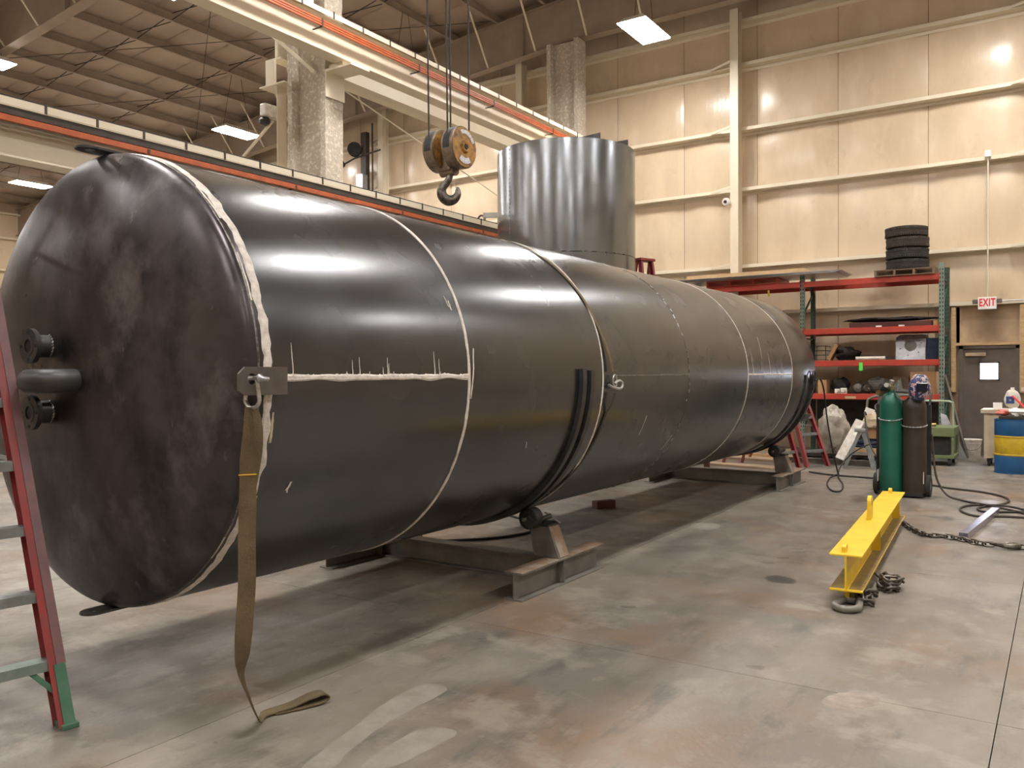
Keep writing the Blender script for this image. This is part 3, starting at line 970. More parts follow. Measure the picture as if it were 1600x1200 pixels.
# strap over the tank with its hook
rs = thing('tie_down_strap', 'narrow tan strap running over the tank beside the third weld ring', 'strap', (TX, 5.7, TZ))
pts, wid = [], []
for k in range(60):
    a = R_(170 - 168 * k / 59)
    y_ = 5.22 + 0.53 * (k / 59) ** 1.3
    lift = 0.006 if k < 52 else 0.006 + 0.0035 * (k - 52)
    pts.append(rp(a, y_, TR + lift))
    wid.append((0, 0.034, 0))
place('webbing', MB().ribbon(pts, wid, 0.004), M['webbing'], rs, smooth=True)
e = rp(R_(0), 5.78, TR + 0.03)
mb = MB().tube([e + Vector((0.0, 0.03 * math.cos(a) , 0.045 * math.sin(a) - 0.03)) for a in [2 * PI * k / 16 for k in range(16)]], 0.008, 8, closed=True)
place('ring', mb, M['bare'], rs, smooth=True)
place('hook_shackle', MB().tube(smoothpath([e + Vector((0, -.01, -.05)), e + Vector((.01, .05, -.03)), e + Vector((.02, .09, -.05)), e + Vector((.02, .06, -.09)), e + Vector((0, -.03, -.08)), e + Vector((-.01, -.08, -.06))], 5), 0.011, 8), M['bare'], rs, smooth=True)
mb = MB().ribbon([rp(R_(a), 5.80 - 0.004 * (-a), TR + 0.008 + (0.03 if a > -12 else 0.0)) for a in range(-6, -150, -4)], [(0, 0.03, 0)] * 36, 0.004)
place('strap_tail', mb, M['dark'], rs)

# shackle and hanging sling on the near lug
sh = thing('bow_shackle', 'small grey bow shackle pinned through the near side lug', 'shackle', (-2.86, 2.34, 1.46))
cx, cy, cz = -2.868, 2.343, 1.590
place('pin', MB().cyl((cx - 0.03, cy, cz), (cx + 0.055, cy, cz), 0.011, n=12), M['bare'], sh, smooth=True)
place('pin_eye', MB().lathe([(0.002, 0), (0.018, 0.002), (0.02, 0.01), (0.012, 0.022), (0.009, 0.05), (0.002, 0.055)], (cx + 0.04, cy, cz), (1, 0.3, -0.1), 14), M['galv'], sh, smooth=True)
pts = [(cx - 0.022, cy, cz + 0.004), (cx - 0.034, cy, cz - 0.05)] + [(cx + 0.002 + 0.045 * math.cos(a), cy + 0.0, cz - 0.090 + 0.036 * math.sin(a)) for a in [PI + PI * k / 8 for k in range(9)]] + [(cx + 0.040, cy, cz - 0.05), (cx + 0.030, cy, cz + 0.004)]
place('bow', MB().tube(smoothpath(pts, 3), 0.009, 8), M['bare'], sh, smooth=True)

sl = thing('lifting_sling', 'long worn tan web sling hanging from the near lug down to the floor', 'sling', (-2.95, 2.4, 0))
u = Vector((0.55, 0.835, 0)).normalized()      # strap width direction, edge on to the wall
def wv(ang, wd):
    c, s = math.cos(ang), math.sin(ang)
    return Vector((u.x * c - u.y * s, u.x * s + u.y * c, 0)) * wd
P = [((-2.876, 2.335, 1.468), 0.0, 0.036), ((-2.882, 2.335, 1.36), 0.0, 0.045), ((-2.905, 2.345, 1.24), 0.05, 0.06), ((-2.92, 2.36, 1.10), 0.1, 0.072),
     ((-2.935, 2.365, 0.9), 0.05, 0.074), ((-2.95, 2.375, 0.7), -0.05, 0.074), ((-2.97, 2.375, 0.52), -0.2, 0.074), ((-2.99, 2.38, 0.40), -0.6, 0.072),
     ((-3.01, 2.385, 0.30), -1.25, 0.066), ((-3.00, 2.42, 0.18), -1.45, 0.066), ((-3.02, 2.48, 0.07), -1.5, 0.066), ((-3.08, 2.55, 0.02), -1.45, 0.068),
     ((-3.13, 2.62, 0.012), -1.4, 0.07), ((-3.09, 2.74, 0.02), -1.35, 0.07), ((-3.05, 2.83, 0.045), -1.3, 0.07), ((-3.02, 2.88, 0.05), -1.3, 0.07),
     ((-3.01, 2.895, 0.028), -1.3, 0.07), ((-3.03, 2.86, 0.012), -1.3, 0.07), ((-3.07, 2.76, 0.008), -1.35, 0.07), ((-3.12, 2.66, 0.006), -1.4, 0.07)]
cp_ = smoothpath([p[0] for p in P], 5)
wp = []
for i in range(len(P) - 1):
    for j in range(5):
        t = j / 5
        wp.append(wv(P[i][1] * (1 - t) + P[i + 1][1] * t, P[i][2] * (1 - t) + P[i + 1][2] * t))
wp.append(wv(P[-1][1], P[-1][2]))
place('webbing', MB().ribbon(cp_, wp, 0.006), M['webbing'], sl, smooth=True)
P2 = [(-2.868, 2.352, 1.468), (-2.872, 2.375, 1.40), (-2.885, 2.385, 1.30), (-2.905, 2.382, 1.2), (-2.927, 2.372, 1.09)]
place('eye_webbing', MB().ribbon(smoothpath(P2, 4), [wv(0.9 - 0.05 * k, 0.05) for k in range(17)], 0.005), M['webbing'], sl, smooth=True)
place('stitch_line', MB().bar(Vector((-2.925, 2.363, 1.178)) - wv(0, 0.074) / 2 + Vector((.016, -.013, 0)), Vector((-2.925, 2.363, 1.178)) + wv(0, 0.074) / 2 + Vector((.016, -.013, 0)), 0.003, 0.005), M['yellowthread'], sl)

# ------------------------------------------------------------------ roller stands
def stand(yc, label):
    s = thing('roller_stand', label, 'tank stand', (TX, yc, 0), 'roller stands under the tank')
    for sx, side in ((1, -3.24), (-1, -5.1)):
        b = place('base_beam', MB().ibeam((side, yc - 0.62, 0.1), (side, yc + 0.62, 0.1), 0.2, 0.15, 0.011, 0.01), M['steel'], s)
        place('top_flange', MB().bx(side - .076, side + .076, yc - 0.621, yc + 0.621, 0.2, 0.203), M['rusty'], b)
        place('stiffener', MB().bx(side - 0.07, side + 0.07, yc - 0.02, yc - 0.012, 0.012, 0.19), M['steel'], b)
        # roller touching the shell
        ang = R_(-59.5) if sx > 0 else R_(-120.5)
        rr = 0.082
        rc = Vector((TX + (TR + rr + 0.032) * math.cos(ang), yc - 0.12, TZ + (TR + rr + 0.032) * math.sin(ang)))
        mb = MB()
        vs = []
        tx = side - 0.13 * sx
        for (cx_, cz_, hx_, hy_) in ((side - 0.055 * sx, 0.203, 0.115, 0.08), (side - 0.12 * sx, 0.44, 0.085, 0.075)):
            for a_, b_ in ((-hx_, -hy_), (hx_, -hy_), (hx_, hy_), (-hx_, hy_)):
                vs.append((cx_ + a_, yc + b_, cz_))
        mb.add(vs, [(0, 1, 5, 4), (1, 2, 6, 5), (2, 3, 7, 6), (3, 0, 4, 7), (4, 5, 6, 7), (0, 3, 2, 1)])
        pd = place('pedestal', mb, M['steel'], s, bevel=0.004)
        sx_ = side - 0.055 * sx + .117 * sx
        place('pale_outer_face', MB().bar((side + .063 * sx, yc, .21), (side - .033 * sx, yc, .435), .13, .002, up=(1, 0, 0)), M['rusty'], pd)  # thin overlay, paler and tanner than the rest of the pedestal
        place('bearing_plate', MB().box((side - .12 * sx, yc, 0.447), (0.19, 0.19, 0.014)), M['darksteel'], s)
        r_ = place('roller', MB().lathe([(0.01, -0.055), (0.05, -0.055), (rr - .006, -0.05), (rr, -0.045), (rr, 0.045), (rr - .006, 0.05), (0.05, 0.055), (0.01, 0.055)], rc, (0, 1, 0), 36), M['black'], s, smooth=True)
        place('axle', MB().cyl(rc + Vector((0, -.11, 0)), rc + Vector((0, .14, 0)), 0.014, n=12), M['steel'], r_)
        arm_end = Vector((tx, yc, 0.45))
        for dy in (-0.072, 0.075):
            place('yoke_arm', MB().bar(rc + Vector((0, dy, 0.0)), Vector((arm_end.x + 0.03 * sx, rc.y + dy, 0.455)), 0.018, 0.08, up=(0, 0, 1)), M['darksteel'], s)
        place('jack_screw', MB().cyl(rc + Vector((0.04 * sx, .0, -0.02)), arm_end + Vector((0.07 * sx, 0, 0.06)), 0.018, n=10), M['darksteel'], s)
        place('lever', MB().bar(rc + Vector((0.04 * sx, .14, 0.03)), Vector((side - 0.01 * sx, yc + 0.06, 0.45)), 0.022, 0.008), M['bare'], s)
    place('cross_beam', MB().ibeam((-3.25, yc + 0.05, 0.095), (-5.09, yc + 0.05, 0.095), 0.185, 0.14, 0.01, 0.01), M['steel'], s)
    return s
stand(5.53, 'grey steel roller stand with rusty top flange under the middle of the tank')
stand(12.0, 'grey steel roller stand under the far end of the tank')

# ------------------------------------------------------------------ upright drum shell
DX, DY, DR = -6.9, 12.1, 1.137
dr = thing('steel_drum_shell', 'tall bright open-topped steel cylinder standing on end behind the tank', 'cylinder', (DX, DY, 0))
for k in range(3):
    z0, z1 = 1.74 * k, 1.74 * (k + 1)
    prof = [(DR - 0.012, z1 - 0.004), (DR - 0.012, z0 + 0.004), (DR - .003, z0 + .003), (DR, z0 + .006), (DR, z1 - 0.006), (DR - .003, z1 - .003), (DR - 0.012, z1 - 0.004)]
    N = 96
    vs, fs = [], []
    for r, z in prof:
        for i in range(N):
            a = 2 * PI * i / N
            q = 0.0025 * noise.noise(Vector((math.cos(a) * 3, math.sin(a) * 3, k)))
            vs.append((DX + (r + q) * math.cos(a), DY + (r + q) * math.sin(a), z))
    for j in range(len(prof) - 1):
        for i in range(N):
            fs.append((j * N + i, j * N + (i + 1) % N, (j + 1) * N + (i + 1) % N, (j + 1) * N + i))
    place('shell_plate', MB().add(vs, fs), M['drum'], dr, smooth=True)
mb = MB()
for z in (1.74, 3.48):
    for i in range(120):
        a = 2 * PI * i / 120
        if random.random() < 0.8:
            a2 = a + 2 * PI / 120 * random.uniform(.5, 1.1)
            mb.tube([(DX + (DR + .001) * math.cos(a), DY + (DR + .001) * math.sin(a), z + random.uniform(-.004, .004)), (DX + (DR + .001) * math.cos(a2), DY + (DR + .001) * math.sin(a2), z)], 0.006, 5)
place('weld_bead', mb, M['weldbead'], dr)
mb = MB()
for i in range(26):
    z = 3.5 + 1.7 * i / 26
    a = R_(-112)
    mb.tube([(DX + (DR + .001) * math.cos(a), DY + (DR + .001) * math.sin(a), z), (DX + (DR + .001) * math.cos(a), DY + (DR + .001) * math.sin(a), z + .04)], 0.005, 5)
place('seam_bead', mb, M['weldbead'], dr)
for a in (R_(-40), R_(-8)):
    c = Vector((DX + (DR - 0.02) * math.cos(a), DY + (DR - 0.02) * math.sin(a), 5.22))
    place('clip_plate', MB().sweep([(-.15, 0), (.15, 0), (.15, 0.09)], c, c + Vector((math.cos(a), math.sin(a), 0)) * 0.012), M['darksteel'], dr)

# ------------------------------------------------------------------ crane hook block
hx, hy, hz = -5.70, 7.56, 4.155
hb = thing('crane_hook_block', 'ochre two-sheave crane block with a dark steel hook hanging on cables', 'crane hook', (hx, hy, 3.55))
def disc(cx, t, r, nm, mt):
    return place(nm, MB().lathe([(0.0005, -t / 2), (r - 0.02, -t / 2), (r, -t / 2 + 0.012), (r, t / 2 - 0.012), (r - 0.02, t / 2), (0.0005, t / 2)], (cx, hy, hz), (1, 0, 0), 48), mt, hb, smooth=True)
for k, cx in enumerate((hx, hx - 0.265)):
    rim = disc(cx, 0.16, 0.235, 'sheave_housing', M['hookrim'])
    place('cheek_plate', MB().lathe([(0.0005, 0), (0.215, 0), (0.222, 0.006), (0.0005, 0.012)], (cx + 0.077, hy, hz), (1, 0, 0), 48), M['hookyel'], rim, smooth=True)
    place('hub', MB().lathe([(0.03, 0.02), (0.055, 0.03), (0.07, 0.012), (0.075, 0.0)], (cx + 0.085, hy, hz), (1, 0, 0), 32), M['hookyel'], rim, smooth=True)
    place('axle_nut', MB().cyl((cx + 0.085, hy, hz), (cx + 0.115, hy, hz), 0.032, n=6), M['black'], rim)
    # rope slot at the camera side of the rim
    mb = MB()
    vs, fs = [], []
    for i in range(9):
        a = R_(118 + 9 * i)
        for dx in (-0.045, 0.045):
            vs.append((cx + dx, hy + 0.2385 * math.cos(a), hz + 0.2385 * math.sin(a)))
    for i in range(8):
        fs.append((2 * i, 2 * i + 1, 2 * i + 3, 2 * i + 2))
    place('rope_slot', MB().add(vs, fs), M['black'], rim)
    if k == 0:
        for a0, a1, r0, r1, mt, nm in ((25, 115, .15, .195, 'label', 'name_label'), (235, 305, .12, .185, 'label', 'load_label')):
            vs, fs = [], []
            for i in range(17):
                a = R_(a0 + (a1 - a0) * i / 16)
                for r in (r0, r1):
                    vs.append((cx + 0.0905, hy + r * math.cos(a), hz + r * math.sin(a)))
            for i in range(16):
                fs.append((2 * i, 2 * i + 1, 2 * i + 3, 2 * i + 2))
            place(nm, MB().add(vs, fs), M[mt], rim)
place('yoke', MB().box((hx - 0.15, hy, hz - 0.08), (0.18, 0.16, 0.34)), M['hookrim'], hb, bevel=0.02)
place('trunnion', MB().cyl((hx - 0.24, hy, hz - 0.24), (hx - 0.04, hy, hz - 0.24), 0.06, n=20), M['hookrim'], hb, smooth=True)
hc = Vector((hx - 0.13, hy, hz - 0.445))
sv = Vector((0.794, 0.607, 0))
def hp(a_, b_):
    return hc + sv * a_ * .88 + Vector((0, 0, b_ * .88))
hp_pts = [hp(0.0, .24), hp(0.0, 0.16), hp(-.035, .09), hp(-.085, .03), hp(-.105, -.03), hp(-.085, -.10), hp(-.02, -.145), hp(.055, -.13), hp(.1, -.07), hp(.105, -.005), hp(.095, .03)]
ra = [.038, .036, .040, .048, .055, .060, .062, .054, .042, .028, .012]
sp = smoothpath(hp_pts, 4)
rad = []
for i in range(len(ra) - 1):
    rad += [ra[i] + (ra[i + 1] - ra[i]) * j / 4 for j in range(4)]
rad.append(ra[-1])
place('hook', MB().tube(sp, rad, 14), M['gunmetal'], hb, smooth=True)
place('safety_latch', MB().bar(hp(.035, .13), hp(.088, -.01), 0.03, 0.008, up=sv), M['bare'], hb)
for cx in (hx, hx - 0.265):
    for s in (-1, 1):
        place('wire_rope', MB().tube([(cx, hy + 0.2 * s, hz), (cx + (0.02 if s > 0 else -0.05), hy + 0.17 * s, 7.45)], 0.011, 6), M['dark'], hb)

br = thing('bridge_crane', 'cream bridge crane girder spanning overhead above the hook cables', 'crane', (-1, 7.6, 7.0))
place('bridge_girder', MB().bx(-9.3, 11.8, 7.25, 7.55, 7.35, 8.1), M['cream'], br)
place('end_truck', MB().bx(-9.4, -9.1, 6.6, 8.6, 6.99, 7.35), M['cream'], br)
place('hoist_drum', MB().cyl((-6.3, 7.75, 7.5), (-5.2, 7.75, 7.5), 0.2), M['orange'], br, smooth=True)
place('trolley_frame', MB().bx(-6.3, -5.2, 7.2, 7.95, 7.62, 7.68), M['cream'], br)

# ================================================================== STEP LADDERS
def stepladder(label, loc, rotz, height, wbase, wtop, lean, steps, boot=False, rail=M['ladred'], stepm=M['alu'], name='step_ladder'):
    """local x across, local y the way the front rails lean"""
    t = thing(name, label, 'ladder', loc, rotz=rotz, local=True)
    def fp(s, z, off=0.0):
        k = z / height
        return Vector((s * (wbase + (wtop - wbase) * k) / 2, lean * k + off, z))
    def bp_(s, z):
        k = z / height
        return Vector((s * (wbase * 0.9 + (wtop - wbase * 0.9) * k) / 2, lean * 2 + 0.12 - (lean + 0.06) * k, z))
    for s in (-1, 1):
        b = 0.045 * -s
        poly = [(0, -.04), (b, -.04), (b, -.036), (b * .15, -.036), (b * .15, .036), (b, .036), (b, .04), (0, .04)]
        r = place('front_rail', MB().sweep([(-p[0] * 0 + p[0], p[1]) for p in poly], fp(s, 0.0), fp(s, height), up=(0, 1, 0)), rail, t)
        if boot:
            place('rail_edge', MB().bar(fp(s, 0.28) + Vector((s * .008, -.045, 0)), fp(s, height) + Vector((s * .008, -.045, 0)), 0.040, 0.006, up=(0, 1, 0)), M['ladmauve'], r)
            place('boot', MB().bar(fp(s, 0.0) , fp(s, 0.27) , 0.048, 0.095, up=(0, 1, 0)), M['ladgreen'], r)
            place('foot_pad', MB().box(fp(s, 0.012), (0.075, 0.11, 0.024)), M['ladgreen'], r, bevel=0.004)
        place('rear_rail', MB().bar(bp_(s, 0), bp_(s, height), 0.022, 0.05, up=(0, 1, 0)), rail, t)
        place('spreader', MB().bar(fp(s, height * 0.4) + Vector((0.0, 0, 0)), bp_(s, height * 0.4), 0.02, 0.008, up=(1, 0, 0)), stepm, t)
    for k in range(1, steps + 1):
        z = height / (steps + 1) * k
        a, b_ = fp(-1, z), fp(1, z)
        mb = MB()
        mb.bx(a.x + .004, b_.x - .004, a.y - 0.035, a.y + 0.045, z - 0.003, z)
        mb.bx(a.x + .004, b_.x - .004, a.y - 0.038, a.y - 0.034, z - 0.045, z)
        mb.bx(a.x + .004, b_.x - .004, a.y + 0.045, a.y + 0.048, z - 0.03, z)
        place('step', mb, M['alug'] if (boot and k == 1) else stepm, t)
        if k == 1 and boot:
            for s in (-1, 1):
                q = fp(s, z)
                place('step_brace', MB().bar((q.x * 0.62, q.y - .02, z - .03), (q.x * 0.96, fp(s, z * 0.5).y - .03, z * 0.5), 0.024, 0.006, up=(0, 1, 0)), M['ladgreen'], t)
    for k in range(2, steps, 2):
        z = height / (steps + 1) * k
        place('rear_brace', MB().bar(bp_(-1, z), bp_(1, z), 0.02, 0.025), stepm, t)
    place('top_cap', MB().box((0, lean + 0.04, height + 0.02), (wtop + 0.06, 0.2, 0.045)), rail, t, bevel=0.006)
    return t
# near ladder: right foot on the floor at (-3.81, 2.06)
ang = math.atan2(0.987, 0.16)
ux = Vector((math.cos(ang), math.sin(ang), 0))
base = Vector((-3.805, 2.065, 0)) - ux * 0.345
stepladder('tall red fibreglass step ladder with green boots at the left edge of the view', base, ang, 3.0, 0.66, 0.31, 0.90, 9, boot=True)
stepladder('red step ladder standing behind the far roller stand under the tank end', (-3.74, 13.9, 0), R_(62), 1.9, 0.50, 0.3, 0.60, 5)
stepladder('tallest red step ladder, its top showing right of the upright drum', (-5.62, 13.3, 0), R_(70), 3.57, 0.62, 0.3, 0.5, 11)
stepladder('second red step ladder further back, beside the crumpled plastic sheeting', (-3.50, 14.75, 0), R_(55), 1.7, 0.5, 0.3, 0.72, 5)
stepladder('small aluminium step ladder standing left of the gas cylinders', (-2.62, 14.9, 0), R_(100), 0.62, 0.36, 0.25, 0.17, 2, rail=M['alu'])

# ================================================================== YELLOW LIFTING BEAM
yb = thing('lifting_beam', 'bright yellow steel lifting beam lying on the floor', 'lifting beam', (-1.36, 7.75, 0))
A0, A1 = Vector((-1.245, 6.02, 0)), Vector((-1.485, 9.50, 0))
d = (A1 - A0).normalized()
sd = Vector((d.y, -d.x, 0))
def yp(t, s=0.0, z=0.0):
    return A0 + (A1 - A0) * t + sd * s + Vector((0, 0, z))
place('top_flange', MB().bar(yp(0, 0, .348), yp(1, 0, .348), 0.215, 0.012), M['yellow'], yb, bevel=0.002)
bf = place('bottom_flange', MB().bar(yp(0, 0, .106), yp(1, 0, .106), 0.215, 0.012), M['yellow'], yb, bevel=0.002)
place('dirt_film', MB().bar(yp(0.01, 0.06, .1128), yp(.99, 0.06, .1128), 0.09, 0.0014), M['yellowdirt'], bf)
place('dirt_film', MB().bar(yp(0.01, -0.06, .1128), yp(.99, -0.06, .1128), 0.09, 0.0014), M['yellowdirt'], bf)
place('web', MB().bar(yp(0, 0, .227), yp(1, 0, .227), 0.012, 0.23), M['yellow'], yb)
for t_ in (0.42, 0.93):
    place('stiffener', MB().bar(yp(t_, 0, .227), yp(t_ + .003, 0, .227), 0.15, 0.23), M['yellow'], yb)
def ylug(t_, h, w_, nm='lug'):
    o = yp(t_, -0.006, 0.354)
    outer = [(-w_ / 2, 0), (w_ / 2, 0), (w_ / 2, h * 0.7)] + [(w_ / 2 * math.cos(a), h * 0.7 + h * .3 * math.sin(a)) for a in [PI * k / 8 for k in range(1, 8)]] + [(-w_ / 2, h * 0.7)]
    place(nm, MB().holed(outer, (0, h * .62), h * 0.17, o, d, (0, 0, 1), -0.03), M['yellow'], yb)
ylug(0.035, 0.05, 0.10)
ylug(0.965, 0.05, 0.10)
ylug(0.46, 0.20, 0.16, 'lifting_eye')
for t_ in (0.02, 0.97):
    place('end_plate', MB().bar(yp(t_, 0, 0.055), yp(t_ + .012, 0, 0.055), 0.03, 0.09), M['yellow'], yb)
single('shackle_ring', MB().tube(smoothpath([yp(0.0, 0.075 * math.cos(a) + 0.02, 0) + d * (-0.09 - 0.085 * math.sin(a)) + Vector((0, 0, 0.026)) + (d * 0.09 if math.sin(a) < -0.5 else Vector((0, 0, 0))) for a in [2 * PI * k / 12 for k in range(12)]], 3, closed=True), 0.024, 10, closed=True), M['steel'],
       'thick grey shackle lying under the near end of the yellow beam', 'shackle', yp(0, 0, 0), smooth=True)

# ---- chains: each link an object of its own
def link_mesh(r, a, b, parentmat):
    pts = []
    for k in range(16):
        th = 2 * PI * k / 16
        x = (a if math.cos(th) > 0 else -a) + b * math.cos(th)
        pts.append((x, b * math.sin(th), 0))
    mb = MB().tube(pts, r, 6, closed=True)
    me = bpy.data.meshes.new('link')
    me.from_pydata([tuple(v) for v in mb.v], [], mb.f)
    me.polygons.foreach_set('use_smooth', [True] * len(me.polygons))
    me.materials.append(parentmat)
    return me
lm = link_mesh(0.0085, 0.024, 0.024, M['gunmetal'])
lm2 = link_mesh(0.011, 0.030, 0.029, M['gunmetal'])
def chain(label, path, mesh, pitch, loc, up=None):
    t = thing('chain', label, 'chain', loc)
    pts = smoothpath(path, 14)
    acc, last, out = 0, pts[0], [pts[0]]
    for p in pts[1:]:
        acc += (p - last).length
        last = p
        if acc >= pitch:
            out.append(p)
            acc = 0
    for i in range(len(out) - 1):
        o = bpy.data.objects.new('link', mesh)
        C.objects.link(o)
        o.parent = t
        dd = (out[i + 1] - out[i]).normalized()
        q = dd.to_track_quat('X', 'Z')
        roll = Matrix.Rotation(R_(40 if i % 2 else -50) + random.uniform(-.25, .25), 4, 'X')
        o.matrix_local = Matrix.Translation((out[i] + out[i + 1]) / 2 - Vector(loc)) @ q.to_matrix().to_4x4() @ roll
    return t
Z = 0.024
chain('dark steel chain running from the far end of the yellow beam to the right edge', [(-1.44, 9.62, Z), (-1.36, 9.45, Z), (-1.27, 9.22, Z), (-1.12, 8.98, Z), (-0.99, 9.0, Z), (-0.82, 8.93, Z), (-0.65, 8.79, Z), (-0.52, 8.78, Z)], lm, 0.062, (-1.44, 9.62, 0))
chain('loose pile of chain on the floor right of the near end of the yellow beam', [(-1.20, 6.95, Z), (-1.13, 6.82, Z), (-1.05, 6.70, Z), (-1.02, 6.60, Z), (-1.10, 6.55, Z + .01), (-1.12, 6.70, Z + .03), (-1.04, 6.78, Z + .04), (-1.0, 6.66, Z + .05), (-1.08, 6.60, Z + .06), (-1.13, 6.76, Z + .06)], lm2, 0.075, (-1.1, 6.7, 0))
chain('short tangle of chain beside the shackle under the yellow beam', [(-1.22, 6.30, Z), (-1.15, 6.22, Z), (-1.10, 6.14, Z), (-1.13, 6.07, Z), (-1.19, 6.10, Z + .02), (-1.15, 6.20, Z + .04), (-1.10, 6.25, Z + .03), (-1.16, 6.33, Z + .02)], lm2, 0.075, (-1.16, 6.2, 0))
hk = smoothpath([(-.56, 8.79, .03), (-.50, 8.76, .03), (-.42, 8.72, .03), (-.36, 8.74, .03), (-.34, 8.80, .03), (-.39, 8.85, .03), (-.46, 8.85, .03)], 4)
single('chain_hook', MB().tube(hk, [.012 + .012 * math.sin(PI * i / (len(hk) - 1)) for i in range(len(hk))], 8), M['gunmetal'], 'steel hook at the end of the long floor chain', 'hook', (-.45, 8.79, 0), smooth=True)
chain('short chain length beyond the floor hook at the right edge', [(-.40, 8.80, Z), (-.28, 8.80, Z), (-.16, 8.78, Z), (0.1, 8.76, Z)], lm, 0.062, (-.4, 8.8, 0))
single('steel_tube', MB().sweep([(-.04, -.03), (.04, -.03), (.04, .03), (-.04, .03)], (-.80, 9.06, .031), (-.64, 10.95, .031)), M['violetsteel'], 'short square purplish steel tube lying on the floor by the chain', 'tube', (-.72, 10, 0), bevel=0.004)

# ---- hoses and cables
def hose(name, label, pts, r, loc, cat='hose', mt='black', k=6):
    return single(name, MB().tube(smoothpath(pts, k), r, 8), M[mt], label, cat, loc, smooth=True)
hose('floor_hose', 'dark hose crossing the floor behind the gas cart and looping at the right', [(-3.41, 13.82, .014), (-3.0, 13.57, .014), (-2.34, 13.45, .014), (-1.6, 13.09, .014), (-1.33, 12.86, .014), (-.93, 12.67, .014), (-.66, 12.35, .014), (-.56, 11.97, .014), (-.62, 11.58, .014), (-.77, 11.31, .014), (-.83, 11.05, .014), (-.71, 10.86, .014), (-.38, 11.1, .014), (0.2, 11.4, .014)], 0.013, (-1.4, 12.9, 0), mt='dark')
hose('gas_hose', 'dark hose dropping from the right of the gas cart into a loose coil', [(-1.42, 11.98, .80), (-1.40, 11.95, .62), (-1.38, 11.9, .40), (-1.33, 11.85, .2), (-1.22, 11.8, .05), (-1.05, 11.7, .014), (-.92, 11.55, .014), (-.72, 11.28, .03), (-.37, 10.97, .014), (-.3, 10.7, .014), (-.55, 10.62, .014), (-.8, 10.5, .014), (-.95, 10.72, .014), (-1.0, 11.0, .014), (-.95, 11.26, .014), (-.80, 11.42, .014), (-.5, 11.3, .03), (-.1, 10.8, .014)], 0.013, (-.9, 11.2, 0), mt='dark')
hose('ground_cable', 'black cable hanging from the clamp on the far tank end and looping on the floor', [(-2.86, 11.9, 1.50), (-2.82, 12.02, 1.52), (-2.79, 12.12, 1.35), (-2.8, 12.35, .95), (-2.82, 12.75, .5), (-2.84, 13.2, .1), (-2.92, 13.6, .03), (-2.95, 13.2, .014), (-2.80, 12.35, .014), (-2.60, 11.75, .014), (-2.50, 11.80, .014), (-2.62, 12.5, .014), (-2.90, 13.5, .014), (-3.0, 14.2, .1), (-2.85, 14.3, .3), (-2.60, 14.4, .45), (-2.3, 14.3, .5)], 0.011, (-2.85, 12.5, 0), 'cable')
single('welding_clamp', MB().tube(smoothpath([(-2.875, 11.84, 1.45), (-2.87, 11.80, 1.56), (-2.87, 11.87, 1.62), (-2.87, 11.95, 1.61), (-2.87, 11.94, 1.52), (-2.872, 11.88, 1.45), (-2.875, 11.86, 1.36)], 4), 0.010, 6), M['black'], 'black ground clamp gripping the far end of the tank', 'clamp', (-2.87, 11.87, 1.36), smooth=True)
hose('air_hose', 'black hose lying on the floor beneath the tank behind the near roller stand', [(-5.3, 6.0, .012), (-4.95, 6.3, .012), (-4.6, 6.7, .012), (-4.5, 7.2, .012), (-4.8, 7.6, .012), (-5.6, 8.0, .012)], 0.012, (-4.6, 6.8, 0))
hose('cart_cable', 'black cable curling from the junk pile to the left side of the gas cart', [(-2.75, 14.9, .9), (-2.7, 14.5, .95), (-2.62, 14.2, .7), (-2.5, 13.9, .45), (-2.3, 13.5, .3), (-2.12, 13.0, .5), (-2.1, 12.4, .62)], 0.013, (-2.5, 14, 0.3), 'cable')
tag(place('steel_block', MB().box((-4.59, 8.93, .045), (0.26, 0.12, 0.09), rz=1.05), M['maroon'], None, loc=(-4.59, 8.93, 0), bevel=0.006), 'small dark steel block on the floor under the tank', 'block')

# ================================================================== GAS CART
gc = thing('cylinder_cart', 'black two-wheeled cart carrying the two gas cylinders', 'cart', (-1.76, 11.9, 0))
for x in (-2.065, -1.455):
    place('upright', MB().bx(x - .025, x + .025, 12.0, 12.05, 0.06, 1.18), M['black'], gc)
    w_ = place('wheel', MB().lathe([(.02, -.02), (.075, -.025), (.09, -.035), (.125, -.035), (.14, -.022), (.14, .022), (.125, .035), (.09, .035), (.075, .025), (.02, .02)], (x, 11.93, .14), (1, 0, 0), 32), M['tire'], gc, smooth=True)
    place('wheel_hub', MB().cyl((x - .03, 11.93, .14), (x + .03, 11.93, .14), 0.06, n=16), M['steel'], w_)
place('base_plate', MB().bx(-2.02, -1.44 - .05, 11.68, 12.05, 0.02, 0.035), M['black'], gc)
place('toe_lip', MB().bx(-2.02, -1.49, 11.675, 11.69, 0.02, 0.07), M['black'], gc)
place('axle', MB().cyl((-2.06, 11.93, .14), (-1.46, 11.93, .14), 0.014, n=8), M['steel'], gc)
for z in (0.35, 0.8, 1.16):
    place('cross_bar', MB().bx(-2.06, -1.46, 12.03, 12.06, z, z + 0.03), M['black'], gc)
place('handle', MB().tube(smoothpath([(-2.065, 12.02, 1.16), (-2.07, 12.12, 1.30), (-2.0, 12.2, 1.34), (-1.5, 12.2, 1.34), (-1.45, 12.12, 1.30), (-1.455, 12.02, 1.16)], 4), .015, 8), M['black'], gc, smooth=True)
